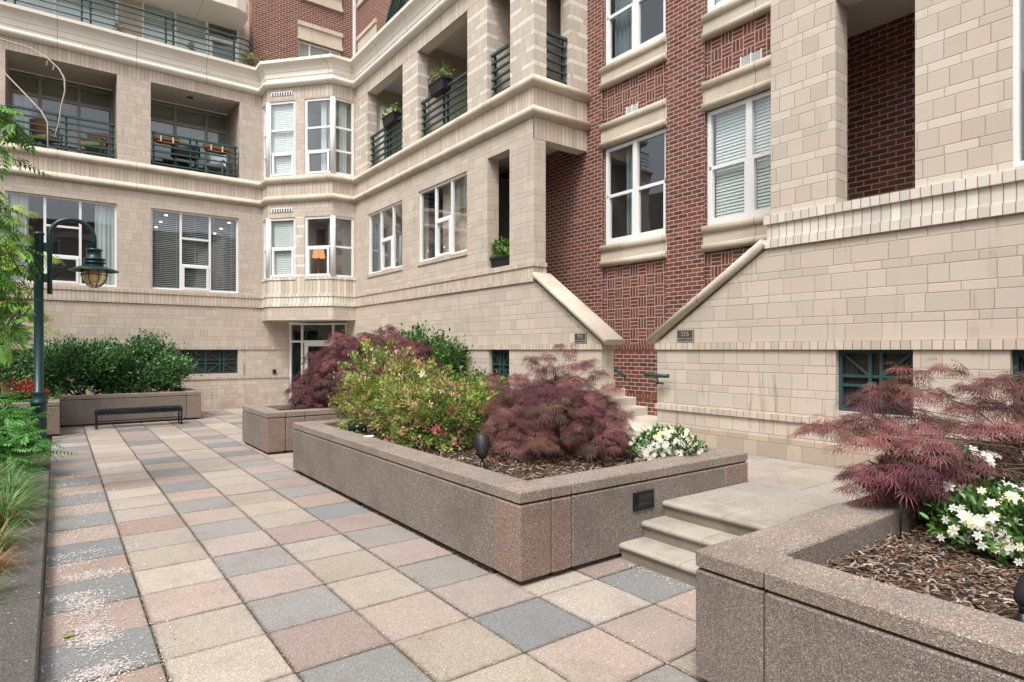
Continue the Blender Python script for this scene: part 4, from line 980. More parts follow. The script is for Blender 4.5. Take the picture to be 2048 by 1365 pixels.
def shrub(name, loc, c, r, n, per, size, tmpl, cols, mat, label, cat, group=None, spread=.16, up=.5, out=.7, shell=(.55, 1), flowers=None, ns=9, zmin=-.35, stemr=.018, lump=.16):
    t = thing(name, loc, label, cat, group)
    cc, d = clumps_on(c, r, n, shell, zmin, lump); k = len(cc); N = k * per
    P = np.repeat(cc, per, 0) + RNG.normal(size=(N, 3)) * spread * np.array([1, 1, .75]); D = np.repeat(d, per, 0)
    dr = unit(D * out + randdir(N) * .8 + np.array([0, 0, up])); nr = unit(D * .5 + randdir(N) * .6 + np.array([0, 0, .8]))
    ct = np.repeat(cjit(cols, k, .22), per, 0) * RNG.uniform(.8, 1.25, (N, 1))
    P[:, 2] = np.maximum(P[:, 2], loc[2] + .01)
    leaves('foliage', P, dr, nr, RNG.uniform(.7, 1.25, N) * size, tmpl, ct, mat, t)
    if flowers:
        fn, fsize, fcols, ft, fz = flowers; sel = cc[RNG.integers(0, k, fn)] if fz is None else cc[RNG.choice(np.where(fz(cc))[0], fn)]
        fd = unit(sel - np.asarray(c) + np.array([0, 0, .15])); fp = sel + fd * spread * RNG.uniform(.5, 1.3, (fn, 1)) + RNG.normal(size=(fn, 3)) * spread * .6
        fnm = unit(fd + randdir(fn) * .5 + CAMD * .5); fx = np.cross(fnm, randdir(fn)); fs = RNG.uniform(.75, 1.2, fn) * fsize; fc = cjit(fcols, fn, .12, .04)
        for i in range(min(fn, 90)): leaves('flower', fp[i:i + 1], fx[i:i + 1], fnm[i:i + 1], fs[i:i + 1], ft, fc[i:i + 1], 'petal', t)
    stems(t, loc, cc[RNG.integers(0, k, ns)], stemr)
    return t
CAMD = np.array([-.6, -.75, .3])

# dark green shrubs in the far left planter
HOL = [(.055, .15, .04), (.035, .10, .032), (.085, .20, .055), (.06, .16, .06), (.12, .25, .08)]
for (cx, cy, rx, rz, lab) in ((.45, 18.95, 1.12, .80, 'dark green evergreen shrub nearest the lamp post in the far planter'), (1.80, 19.0, 1.05, .82, 'dark green evergreen shrub in the far planter beside the basement grille')):
    shrub('evergreen_shrub', (cx, cy, .6), (cx, cy, 1.30), (rx, .8, rz), 330, 46, .085, OVAL, HOL, 'leaf_gloss', lab, 'shrub', 'dark evergreen shrubs in the far planter', spread=.12, shell=(.5, 1.02), zmin=-.75, ns=14)
shrub('evergreen_shrub', (-1.7, 18.6, .6), (-1.7, 18.6, 1.1), (1.0, .8, .6), 160, 34, .09, OVAL, HOL, 'leaf_gloss', 'dark low shrub behind the red flowers at the left edge', 'shrub', 'dark evergreen shrubs in the far planter', spread=.13)

def at(px, py, d):
    """world point at depth d along the view, for measurements taken from the photograph"""
    t = (px - 1024) / 1220; return (d * (.5976 + .8018 * t), d * (.8018 - .5976 * t), EYE + d * (699.5 - py) / 1220)
# laceleaf maples
PUR = [(.180, .064, .078), (.130, .048, .060), (.225, .085, .094), (.130, .064, .052), (.25, .105, .105), (.16, .088, .064)]
def laceleaf(loc, pads, per, size, label, trunk_r=.05, cols=PUR, low=None, tm=None, flat=0):
    """pads: list of (centre, radius_xy, dome drop); sprays of cut leaves hang over each pad's edge"""
    t = thing('laceleaf_maple', loc, label, 'maple', 'purple laceleaf maples'); P = []; D = []; N = []; S = []
    K = []
    root = np.array(loc)
    for (c, r, drop) in pads:
        c = np.array(c); n = int(per * r * r / .06) + 12
        a = RNG.uniform(0, 2 * PI, n); q = np.sqrt(RNG.uniform(0, 1, n)) * r * RNG.uniform(.75, 1.18, n)
        o = np.stack([np.cos(a) * q, np.sin(a) * q, -drop * (q / r) ** 2 + RNG.normal(size=n) * .028], 1)
        rad = np.stack([np.cos(a), np.sin(a), np.zeros(n)], 1); away = c - root; away[2] = 0; away = away / max(.05, np.linalg.norm(away))
        dd = unit(rad * (.5 + .6 * (q / r))[:, None] + away * .55 + np.array([0, 0, -.25 + .15 * flat]) - np.stack([0 * q, 0 * q, (.8 - .45 * flat) * (q / r) ** 2], 1) + randdir(n) * .35)
        P.append(c + o); D.append(dd); N.append(unit(np.array([0, 0, 1.]) + rad * .35 + randdir(n) * .4)); S.append(RNG.uniform(.7, 1.3, n) * size)
        K.append(cjit(cols, 1, .22).repeat(n, 0) * RNG.uniform(.75, 1.3, (n, 1)) * RNG.uniform(.93, 1.07, (n, 3)))
    P = np.concatenate(P); 
    if low is not None: P[:, 2] = np.maximum(P[:, 2], low + .01)
    leaves('foliage', P, np.concatenate(D), np.concatenate(N), np.concatenate(S), DIS if tm is None else tm, np.concatenate(K), 'maple', t)
    m = MB(); h = Vector(loc)
    top = h + Vector((0, 0, max(.15, (max(p[0][2] for p in pads) - loc[2]) * .55)))
    m.tube([h - Vector((0, 0, .05)), h + Vector((.02, .01, .12)), top], [trunk_r, trunk_r * .9, trunk_r * .7], 9); m.build('trunk', M['bark'], t)
    m = MB()
    for (c, r, drop) in pads:
        k_ = min(1, r / .22) ** 1.5; b = Vector(c); s0 = h.lerp(top, random.uniform(.35, 1)); mid = s0.lerp(b, .5) + Vector((0, 0, .10))
        m.tube([s0, s0.lerp(mid, .6), mid, mid.lerp(b, .6), b], [k_ * trunk_r * .5, k_ * trunk_r * .4, k_ * trunk_r * .28, .005 * k_, .003 * k_], 6, False)
        for q in range(4):
            a = random.uniform(0, 6.28); e = b + Vector((math.cos(a) * r * .8, math.sin(a) * r * .8, -drop * .6)); m.tube([b, b.lerp(e, .5) + Vector((0, 0, .02)), e], [.004 * k_, .003 * k_, .0015], 5, False)
    m.build('branches', M['bark'], t)
    return t
def dome_pads(c, R, H, z0, n, rr, drop, top=None, asym=None):
    pads = []; ga = PI * (3 - math.sqrt(5))
    for i in range(n):
        f = (i + .5) / n; el = math.acos(1 - f * 1.0); a = i * ga + random.uniform(-.3, .3)
        s = math.sin(el) * random.uniform(.84, 1.05); k = (asym(a) if asym else 1)
        z = z0 + H * math.cos(el) * random.uniform(.9, 1.06)
        pads.append(((c[0] + R * k * s * math.cos(a), c[1] + R * k * s * math.sin(a), z), rr * random.uniform(.75, 1.25), drop * random.uniform(.8, 1.3)))
    return pads
pd = dome_pads((4.82, 5.55), .80, .70, .84, 60, .20, .13, asym=lambda a: 1 + .10 * math.sin(3 * a + .6))
pd += [(at(*q), r, .03) for q, r in (((1100, 712, 7.25), .09), ((1140, 700, 7.2), .07), ((1062, 716, 7.3), .09), ((1178, 722, 7.15), .08), ((1120, 690, 7.25), .05), ((1110, 735, 7.2), .14), ((1075, 738, 7.3), .13), ((1152, 730, 7.2), .12), ((1195, 745, 7.2), .13), ((1035, 752, 7.3), .14), ((988, 752, 7.4), .09), ((1225, 772, 7.1), .12), ((1000, 770, 7.4), .13), ((1240, 880, 6.95), .13), ((1215, 900, 6.85), .14), ((1160, 885, 6.8), .14), ((1250, 830, 7.0), .11))]
pd += [((4.80 + .3 * math.cos(a), 5.55 + .3 * math.sin(a), 1.1), .28, .12) for a in (0, 1.3, 2.5, 3.8, 5)]
laceleaf((4.80, 5.55, .60), pd, 64, .105, 'purple laceleaf maple in the middle planter beside the gardenia', low=.61, tm=DISF)
pd = dome_pads((5.5, 12.1), 1.42, 1.42, .86, 84, .36, .30, asym=lambda a: 1 + .16 * max(0, math.cos(a - 2.6)))
pd += [((5.4 + .6 * math.cos(a), 12.1 + .6 * math.sin(a), 1.75), .45, .25) for a in (0, 1.3, 2.5, 3.8, 5)]
laceleaf((5.4, 12.1, .58), pd, 34, .14, 'largest purple laceleaf maple, cascading in the rear planter before the door', .06, [tuple(x * .85 for x in c) for c in PUR], low=.62)
pd = []
random.seed(21)
TIERS = ((1648, 850), (1690, 842), (1735, 832), (1720, 798), (1765, 778), (1805, 768), (1850, 780), (1780, 812), (1830, 818), (1800, 738), (1845, 745), (1885, 730), (1912, 742), (1945, 775), (1995, 762), (2040, 752), (1975, 805), (1925, 815), (2030, 808), (2070, 780),
         (1770, 846), (1825, 852), (1880, 845), (1940, 850), (2000, 848), (2050, 850), (1735, 872), (1792, 885), (1850, 880), (1905, 893), (1960, 888), (2020, 885), (1725, 948), (1762, 936), (1805, 925), (1852, 930), (1902, 938), (1960, 930), (2010, 920), (1728, 968), (1785, 972), (1832, 962), (1800, 1000), (1850, 1005))
for px, py in TIERS:   # flat spreading tiers reaching towards the path, at their own depths round the trunk
    d = 4.75 - .0016 * (py - 740) - .35 * (px < 1760) * 0 + random.uniform(-.3, .3)
    sprig = py < 750 and px < 1930
    pd.append((at(px, py, d), random.uniform(.05, .08) if sprig else random.uniform(.12, .20), .02 if sprig else random.uniform(.03, .07)))
for i in range(16):
    a = random.uniform(-2.2, 1.2); q = random.uniform(.3, 1.05); pd.append(((5.6 + q * math.cos(a), 1.25 + q * math.sin(a), random.uniform(1.0, 1.6) - .2 * q), random.uniform(.16, .26), .07))
laceleaf((5.6, 1.25, .57), pd, 112, .10, 'purple laceleaf maple with flat spreading tiers in the near right planter', .02, [tuple(min(1, x * 1.15) for x in c) for c in PUR], low=.60, tm=DISF, flat=1)

# azaleas
AZ = [(.30, .38, .08), (.22, .32, .06), (.38, .43, .13), (.15, .24, .05), (.42, .36, .16), (.22, .32, .07), (.38, .27, .14), (.11, .18, .04)]
AZF = [(.72, .20, .25), (.80, .38, .36), (.55, .05, .13), (.85, .50, .42), (.75, .62, .50)]
shrub('azalea_bush', (4.0, 8.35, .6), (4.0, 8.35, 1.13), (.84, .74, .60), 400, 26, .058, LEAF, AZ, 'leaf', 'yellow green azalea at the far end of the middle planter, sparse pink flowers', 'azalea', 'azaleas in the middle planter', spread=.045, shell=(.5, 1.08), flowers=(90, .052, AZF, star(5), None), ns=26, stemr=.012, zmin=-.7, lump=.32)
shrub('azalea_bush', (3.95, 6.85, .6), (3.95, 6.9, 1.00), (.74, .78, .47), 400, 26, .058, LEAF, AZ, 'leaf', 'yellow green azalea just left of the middle purple maple', 'azalea', 'azaleas in the middle planter', spread=.045, shell=(.5, 1.08), flowers=(90, .052, AZF, star(5), None), ns=26, stemr=.012, zmin=-.8, lump=.30)
shrub('azalea_bush', (5.0, 8.3, .6), (5.0, 8.0, 1.02), (.65, .9, .45), 170, 40, .055, LEAF, [(.10, .17, .035), (.14, .2, .05)], 'leaf', 'greener azalea behind the other two next to the basement grilles', 'azalea', 'azaleas in the middle planter', spread=.09, flowers=(30, .04, AZF, star(5), None), ns=10, stemr=.012)
NAN = [(.06, .15, .03), (.09, .2, .04), (.045, .11, .03), (.12, .22, .06)]
shrub('leafy_shrub', (6.7, 12.6, .4), (6.7, 12.4, 1.40), (.85, 1.0, .90), 260, 34, .10, LEAF, NAN, 'leaf', 'tall bright green shrub behind the large rear maple', 'shrub', spread=.13, zmin=-.9, ns=12)

# gardenias
GAR = [(.045, .12, .022), (.07, .17, .03), (.11, .23, .05), (.035, .09, .02)]
WHT = [(.86, .85, .78), (.90, .89, .85), (.88, .84, .66), (.90, .90, .88)]
YEL = [(.86, .74, .42)]
front = lambda c: lambda cc: (cc[:, 0] * -.6 + cc[:, 1] * -.75) > (c[0] * -.6 + c[1] * -.75) - .05
for (x, y, z, r, h_, lab, nf, sz) in ((5.40, 4.38, .57, .36, .20, 'gardenia full of white flowers in the right corner of the middle planter', 330, .036),
                              (4.80, 1.20, .57, .34, .20, 'gardenia with large white flowers at the right edge of the view', 240, .034), (5.30, 1.72, .57, .38, .36, 'gardenia flowering white beneath the near right maple', 150, .045)):
    t = shrub('gardenia_bush', (x, y, z), (x, y, z + .14), (r, r, h_), 110, 26, .062, OVAL, GAR, 'leaf_gloss', lab, 'gardenia', 'white gardenias', spread=.06, shell=(.5, 1.0), ns=8, stemr=.01, zmin=-.3)
    k = 26; cc, d = clumps_on((x, y, z + .14), (r, r, h_), 60, (.92, 1.08), -.1); cc = cc[front((x, y))(cc)]; cc = cc[:k]
    ctr = cc[RNG.integers(0, len(cc), nf)]; P = ctr + RNG.normal(size=(nf, 3)) * np.array([.055, .055, .04]); fd = unit(P - np.array([x, y, z + .1])); nm = unit(fd + CAMD * .6 + randdir(nf) * .45); xx = np.cross(nm, randdir(nf)); sz_ = RNG.uniform(.75, 1.2, nf) * sz; cl = cjit(WHT + WHT + YEL, nf, .08, .03)
    q = min(90, nf)
    for i in range(q): leaves('flower', P[i:i + 1], xx[i:i + 1], nm[i:i + 1], sz_[i:i + 1], star(6, .25, .3), cl[i:i + 1], 'petal', t)
    if nf > q: leaves('flowers', P[q:], xx[q:], nm[q:], sz_[q:], star(6, .25, .3), cl[q:], 'petal', t, kind='stuff')

# left side: green maple, wisteria, ferny vine, grasses, red flowers
LIM = [(.30, .48, .06), (.22, .40, .06), (.38, .54, .09), (.16, .30, .05), (.40, .52, .12)]
random.seed(5)
pd = []
for i in range(44):
    z = random.uniform(1.7, 4.9); a = random.uniform(0, 6.28); q = random.uniform(.1, 1.0) * (1.15 if 1.9 < z < 4 else .75)
    pd.append(((-1.0 + .85 * q * math.cos(a), 17.1 + .5 * q * math.sin(a), z), random.uniform(.2, .36), .12))
gm = laceleaf((-1.05, 17.1, .6), pd, 22, .13, 'yellow green maple tree at the left edge behind the lamp post', .07, LIM); gm.name = 'green_maple'; gm['group'] = 'green trees and vines on the left'
WIS = [(.09, .24, .045), (.13, .32, .06), (.20, .42, .09), (.07, .18, .045)]
def vine(name, paths, per, size, cols, label, cat, tm=PIN, droop=.35, stem='bark', sr=.008, bare=()):
    t = thing(name, paths[0][0], label, cat, 'green trees and vines on the left'); m = MB(); P = []; D = []; N = []
    for path in list(paths) + list(bare):
        Q = [Vector(p) for p in path]; m.tube(Q, [sr * (1 - .6 * i / max(1, len(Q) - 1)) for i in range(len(Q))], 6, False)
    m.build('stems', M[stem], t)
    for path in paths:
        Q = np.array(path, float)
        for i in range(per):
            s = RNG.uniform(0, len(Q) - 1.001); k = int(s); b = Q[k] + (Q[k + 1] - Q[k]) * (s - k); a = RNG.uniform(0, 6.28)
            P.append(b); D.append((math.cos(a), math.sin(a), RNG.uniform(-1, .5) - droop)); N.append((RNG.normal() * .35, RNG.normal() * .35, 1))
    n = len(P); leaves('foliage', P, np.array(D), np.array(N), RNG.uniform(.6, 1.25, n) * size, tm, cjit(cols, n, .25), 'leaf', t); return t
def arc(a, b, sag, n=7):
    a = np.array(a, float); b = np.array(b, float); return [tuple(a + (b - a) * i / n + np.array([0, 0, sag * math.sin(PI * i / n)])) for i in range(n + 1)]
wp = [arc(at(-140, 150, 7), at(35, 265, 7), .1), arc(at(-160, 200, 7.2), at(45, 300, 7), .15), arc(at(-150, 120, 7.5), at(10, 240, 7.2), .1),
      arc(at(-90, 300, 7.4), at(10, 700, 7.6), .1), arc(at(-70, 420, 7), at(30, 650, 7.2), .12), arc(at(-140, 360, 7), at(45, 500, 7), .2), arc(at(-120, 380, 6.8), at(50, 560, 7.2), .2), arc(at(-110, 450, 7), at(20, 620, 7), .1), arc(at(-120, 500, 7.4), at(-10, 760, 7.6), .1), arc(at(-130, 300, 7), at(5, 420, 7), .15)]
wp += [arc(at(-120, 160, 6.8), at(60, 285, 6.9), .12), arc(at(-140, 230, 6.8), at(30, 320, 6.9), .1), arc(at(-100, 470, 6.9), at(60, 610, 7.1), .15), arc(at(-90, 540, 7), at(25, 690, 7.2), .1), arc(at(-120, 330, 6.9), at(25, 470, 7), .15)]
bare = [[at(-60, 60, 7.2), at(0, 78, 7.2), at(60, 96, 7.2), at(95, 117, 7.2), at(118, 138, 7.2), at(129, 158, 7.2), at(130, 182, 7.2), at(122, 215, 7.2), at(117, 250, 7.2), at(108, 275, 7.2)], [at(-50, 100, 7), at(0, 137, 7), at(40, 178, 7), at(82, 222, 7), at(95, 245, 7), at(96, 300, 7)]]
v = vine('wisteria_vine', wp, 34, .27, WIS, 'wisteria vine hanging in at the upper left edge with bare pale shoots', 'vine')
m = MB()
for q in bare: m.tube(q, [.010] + [.008] * (len(q) - 2) + [.003], 7, False)
for (px, py) in ((95, 122), (108, 132), (128, 150)): m.bar(at(px, py, 7.2), at(px - 2, py + 9, 7.2), .008)
m.build('bare_shoots', M['bark_lt'], v)
fp = [arc(at(-120, 960, 8), at(60, 945, 8.4), .25), arc(at(-140, 820, 9), at(75, 835, 9.6), .25), arc(at(-150, 900, 8.6), at(95, 880, 8.9), .25), arc(at(-120, 870, 9), at(80, 850, 9.4), .2), arc(at(-140, 930, 8.2), at(70, 930, 8.5), .25), arc(at(-100, 900, 8.5), at(105, 905, 8.8), .3), arc(at(-120, 850, 9.3), at(45, 830, 9.6), .2), arc(at(-160, 880, 8.4), at(30, 900, 8.4), .3), arc(at(-100, 920, 8.8), at(60, 900, 9), .25), arc(at(-130, 830, 9), at(60, 860, 9), .2)]
vine('ferny_vine', fp, 95, .24, [(.08, .25, .05), (.12, .33, .07), (.18, .43, .11), (.06, .18, .045)], 'low ferny green vine spilling over the left kerb by the lamp base', 'vine', droop=.1)
BL = np.array([[(0, .5, 0), (.35, .45, .25), (.35, -.45, .25), (0, -.5, 0)], [(.35, .45, .25), (.72, .32, .26), (.72, -.32, .26), (.35, -.45, .25)], [(.72, .32, .26), (1.05, .02, .02), (1.05, -.02, .02), (.72, -.32, .26)]]) * np.array([1, .022, 1])
def tuft(x, y, z, n, L, cols, label, name='grass_clump', cat='grass clump', group='grass clumps along the left kerb'):
    a = RNG.uniform(0, 6.28, n); q = RNG.uniform(0, .09, n); P = np.stack([x + q * np.cos(a), y + q * np.sin(a), np.full(n, z)], 1)
    D = np.stack([np.cos(a), np.sin(a), RNG.uniform(-.05, .95, n)], 1); N = np.stack([-np.cos(a) * D[:, 2], -np.sin(a) * D[:, 2], np.ones(n)], 1)
    o = leaves(name, P, D, N, RNG.uniform(.6, 1.2, n) * L, BL, cjit(cols, n, .3), 'leaf', None, (x, y, z)); return tag(o, label, cat, group)
LIR = [(.08, .20, .045), (.12, .26, .07), (.20, .34, .13), (.06, .15, .04), (.10, .23, .06), (.30, .38, .20)]
DRY = [(.30, .18, .075), (.24, .13, .05), (.38, .26, .13)]
for i, (x, y, n, L, k) in enumerate(((-.46, 9.5, 240, .42, LIR), (-.43, 8.9, 260, .44, LIR), (-.62, 9.9, 240, .5, LIR), (-.43, 8.3, 260, .44, LIR), (-.7, 8.8, 260, .5, LIR), (-.66, 7.9, 240, .48, LIR), (-.42, 7.65, 220, .42, LIR + LIR + DRY), (-.42, 6.15, 220, .30, DRY), (-.43, 6.8, 220, .36, DRY + LIR), (-.45, 5.5, 170, .26, DRY + LIR))):
    lab = ['striped green grass clump at the kerb just before the ferny vine', 'second green grass clump along the kerb from the ferny vine', 'tall grass clump half under the ferny vine', 'third green grass clump along the kerb from the ferny vine', 'grass clump at the left edge behind the kerb row', 'grass clump at the left edge above the half dry clump', 'half green grass clump with a few dry blades overhanging the kerb', 'dry orange brown grass clump overhanging the kerb', 'mixed brown and green grass clump just beyond the dry brown one', 'smallest dry grass clump nearest the lower left corner'][i]
    tuft(x, y, .10, n, L, k, lab)
RED = [(.50, .02, .03), (.62, .05, .05), (.38, .02, .03), (.60, .10, .06)]
for i, (x, y, lab) in enumerate(((-.55, 16.75, 'red flowered plant next to the lamp post in the left planter'), (-1.0, 16.8, 'red flowered plant second from the lamp post'), (-1.4, 16.85, 'red flowered plant at the left edge of the view'), (-.35, 17.3, 'red flowered plant behind the planter corner beside the dark shrub'))):
    t = thing('red_flower_plant', (x, y, .6), lab, 'flower plant', 'red flowered plants in the left planter'); n = 260; a = RNG.uniform(0, 6.28, n)
    P = np.stack([x + RNG.normal(size=n) * .16, y + RNG.normal(size=n) * .12, .6 + RNG.uniform(0, .3, n)], 1)
    leaves('foliage', P, np.stack([np.cos(a), np.sin(a), RNG.uniform(-.2, .8, n)], 1), np.tile((0, 0, 1.), (n, 1)) + randdir(n) * .4, RNG.uniform(.1, .2, n), LEAF, cjit([(.08, .19, .04), (.14, .27, .06), (.06, .13, .035)], n, .25), 'leaf', t)
    n = 420; k = 14; ctr = np.stack([x + RNG.normal(size=k) * .17, y + RNG.normal(size=k) * .12, .92 + RNG.uniform(-.05, .22, k)], 1); P = ctr[RNG.integers(0, k, n)]; h2 = RNG.uniform(-.12, .12, n)
    P = P + np.stack([RNG.normal(size=n) * .02 * (1 - h2 * 5), RNG.normal(size=n) * .02, h2], 1); leaves('flowers', P, randdir(n), randdir(n), RNG.uniform(.03, .06, n), LEAF, cjit(RED, n, .25), 'petal', t, kind='stuff')
    stems(t, (x, y, .6), ctr, .006, name='stems')

# ------------------------------------------------------------------ mulch, litter
MUL = [(.15, .085, .052), (.21, .13, .085), (.10, .062, .045), (.28, .20, .15), (.36, .31, .27), (.17, .09, .05), (.24, .20, .18)]
CHIP = np.array([[(-.5, -.14, 0), (.5, -.10, .02), (.48, .12, .05), (-.46, .15, .03)], [(-.5, -.14, 0), (-.46, .15, .03), (-.4, .1, -.08), (-.4, -.1, -.08)]])
def mulch(x0, x1, y0, y1, z, n, size, avoid=None):
    P = np.stack([RNG.uniform(x0, x1, n), RNG.uniform(y0, y1, n), z + RNG.uniform(-.004, .026, n) + .02 * np.sin(RNG.uniform(0, 9, n))], 1)
    a = RNG.uniform(0, 6.28, n); D = np.stack([np.cos(a), np.sin(a), RNG.normal(size=n) * .25], 1)
    return P, D, unit(np.array([0, 0, 1.]) + randdir(n) * .45), RNG.uniform(.4, 1.5, n) * size, cjit(MUL, n, .3)
parts = [mulch(3.18, 5.68, 4.06, 9.12, .595, 15000, .042), mulch(3.14, 5.68, -.6, 1.80, .565, 20000, .034), mulch(3.24, 5.66, 11.42, 12.55, .58, 1500, .06)]
o = leaves('mulch', *[np.concatenate([p[i] for p in parts]) for i in range(4)], CHIP, np.concatenate([p[4] for p in parts]), 'mulch', kind='stuff'); tag(o, 'brown and grey bark mulch covering the planter soil', 'mulch')
# fallen petals and grit
P = []; S = []; K = []
def scatter(n, fx, fy, fz, s, col):
    P.append(np.stack([fx(n), fy(n), np.full(n, fz) + RNG.uniform(0, .003, n)], 1)); S.append(RNG.uniform(.5, 1.4, n) * s); K.append(cjit(col, n, .15))
LIL = [(.66, .61, .63), (.72, .68, .68), (.58, .53, .57), (.70, .65, .61)]
for (x, y, sx, sy, n) in ((.12, 3.95, .07, .10, 520), (.20, 4.22, .10, .05, 260), (.05, 3.7, .06, .08, 260), (.20, 4.70, .06, .06, 260), (.16, 4.92, .06, .05, 160), (.18, 5.35, .07, .12, 380), (.10, 5.62, .12, .05, 180), (.28, 6.05, .12, .06, 260), (.10, 6.1, .1, .05, 90), (.22, 6.75, .2, .06, 170), (.1, 6.5, .12, .1, 100), (.15, 7.5, .2, .2, 160), (.2, 8.6, .2, .3, 160), (.2, 9.6, .2, .12, 200), (.2, 10.3, .2, .12, 260), (.2, 10.9, .2, .1, 240), (.2, 4.4, .22, .6, 260), (.25, 16.2, .25, .3, 160), (.3, 17.3, .3, .15, 120)):
    scatter(int(n * 2.6), lambda k: np.clip(x + RNG.normal(size=k) * sx, -.07, .6), lambda k: y + RNG.normal(size=k) * sy, .005, .0175, LIL)
TANK = [(.50, .43, .34), (.62, .56, .47), (.36, .29, .22)]
for c in range(0, 9):
    x = -.095 + .5967 * c
    scatter(900 if c < 6 else 200, lambda k: x + RNG.normal(size=k) * .006, lambda k: 1.6 + 12 * RNG.uniform(0, 1, k) ** 1.6, .001, .012, TANK)
for r in range(-6, 8):
    y = 4.745 + .6 * r
    scatter(170, lambda k: RNG.uniform(-.05, 2.9 if y > 3.8 else 4, k), lambda k: y + RNG.normal(size=k) * .006, .001, .010, TANK)
scatter(300, lambda k: RNG.uniform(2.9, 4.0, k), lambda k: RNG.uniform(2.2, 3.7, k), .003, .014, LIL); scatter(120, lambda k: 3.96 - np.abs(RNG.normal(size=k)) * .05, lambda k: RNG.uniform(2.2, 3.7, k), .003, .022, LIL)
scatter(350, lambda k: RNG.uniform(-.05, 2.8, k), lambda k: RNG.uniform(2.4, 12, k), .003, .009, TANK); scatter(220, lambda k: RNG.uniform(-.55, -.1, k), lambda k: RNG.uniform(3, 9, k), .153, .013, LIL + TANK)
P = np.concatenate(P); n = len(P)
o = leaves('fallen_petals', P, randdir(n) * np.array([1, 1, .1]), np.tile((0, 0, 1.), (n, 1)) + randdir(n) * .3, np.concatenate(S), np.array(diamond(1, .28, -.5, 0, .1)), np.concatenate(K), 'petal', kind='stuff'); tag(o, 'pale lilac petals and grit scattered over the paving', 'petals')
for i, (x, y, lab) in enumerate(((.02, 4.83, 'fresh green leaf lying on a grey paver near the kerb'), )):
    o = leaves('fallen_leaf', [(x, y, .012)], [(1, .3, .05)], [(0, 0, 1.)], [.085], OVAL, [(.25, .36, .06)], 'leaf', None, (x, y, .01)); tag(o, lab, 'leaf')

# ------------------------------------------------------------------ things on the balconies
def flower_box(x0, x1, y0, y1, z0, h_, cols, lab, tall=.18, n=260, lo=None):
    t = thing('flower_box', ((x0 + x1) / 2, (y0 + y1) / 2, z0), lab, 'flower box', 'black flower boxes on the balconies'); e = .03
    m = MB(); n0 = m.add([(x0 + e, y0 + e, z0), (x1 - e, y0 + e, z0), (x1 - e, y1 - e, z0), (x0 + e, y1 - e, z0), (x0, y0, z0 + h_), (x1, y0, z0 + h_), (x1, y1, z0 + h_), (x0, y1, z0 + h_)])
    for q in ((0, 3, 2, 1), (4, 5, 6, 7), (0, 1, 5, 4), (1, 2, 6, 5), (2, 3, 7, 6), (3, 0, 4, 7)): m.face(tuple(n0 + i for i in q))
    m.box(x0 - .012, x1 + .012, y0 - .012, y1 + .012, z0 + h_ - .03, z0 + h_ + .004); m.build('box', M['black_matte'], t)
    P = np.stack([RNG.uniform(x0, x1, n), RNG.uniform(y0 - .04, y1 + .04, n), z0 + h_ + tall * RNG.uniform(0, 1, n) ** 1.3], 1)
    leaves('foliage', P, randdir(n) + np.array([0, 0, .5]), randdir(n) + np.array([0, 0, .6]), RNG.uniform(.06, .11, n), OVAL, cjit([(.10, .2, .035), (.16, .28, .05), (.07, .15, .03)], n, .25), 'leaf', t)
    if cols:
        k = 70; P = np.stack([RNG.uniform(x0 - .04, x1, k), RNG.uniform(y0, y1, k), z0 + h_ + tall * RNG.uniform(.1, .8, k)], 1); leaves('flowers', P, randdir(k), CAMD + randdir(k) * .6, RNG.uniform(.03, .05, k), star(5), cjit(cols, k, .15), 'petal', t, kind='stuff')
    return t
flower_box(SX - .09, SX + .18, 12.75, 13.45, 8.16, .27, [(.75, .35, .40), (.70, .55, .62), (.75, .25, .12)], 'black flower box with pink flowers and a tall leafy plant on the balcony rail', .30)
flower_box(SX - .09, SX + .18, 15.45, 16.15, 8.18, .25, [(.80, .72, .68), (.75, .70, .45)], 'black flower box with white flowers on the balcony nearest the bay', .20)
flower_box(SX + .02, SX + .27, 10.2, 10.9, 3.60, .22, None, 'black planter box with grey green herbs on the lower porch sill', .36, 420)
def chair(x, y, z, rot, lab, wood='wood', cush='cushion'):
    t = thing('patio_chair', (x, y, z), lab, 'chair', 'patio chairs in the loggias'); c, s = math.cos(rot), math.sin(rot)
    def p(a, b, h_): return (x + a * c - b * s, y + a * s + b * c, z + h_)
    for a in (-.25, .25):
        for b, top in ((-.24, .60), (.24, .85)): m = MB(); m.bar(p(a, b, 0), p(a, b, top), .04); m.build('leg', M[wood], t)
    m = MB(); m.prism([p(-.25, -.26, .40), p(.25, -.26, .40), p(.25, .24, .38), p(-.25, .24, .38)], (0, 0, .10)); m.build('seat', M[cush], t)
    m = MB(); m.prism([p(-.24, .20, .48), p(.24, .20, .48), p(.24, .28, .90), p(-.24, .28, .90)], (.06 * s, -.06 * c, .0)); m.build('backrest', M[wood], t)
    for a in (-.27, .27): m = MB(); m.bar(p(a, -.26, .61), p(a, .26, .61), .05, .03); m.build('armrest', M[wood], t)
chair(-.25, 21.35, 7.27, 2.4, 'brown chair with green cushion at the left of the far left loggia'); chair(.85, 21.3, 7.27, -.4, 'brown chair with green cushion at the right of the far left loggia')
chair(4.1, 21.4, 7.27, -.5, 'grey chair in the loggia beside the bay', 'steel', 'grey_fab')
t = thing('barbecue_grill', (3.2, 21.3, 7.27), 'black barbecue grill in the loggia beside the bay', 'grill')
m = MB()
for a in (-.3, .3):
    for b in (-.2, .2): m.bar((3.2 + a, 21.3 + b, 7.27), (3.2 + a, 21.3 + b, 7.85), .04)
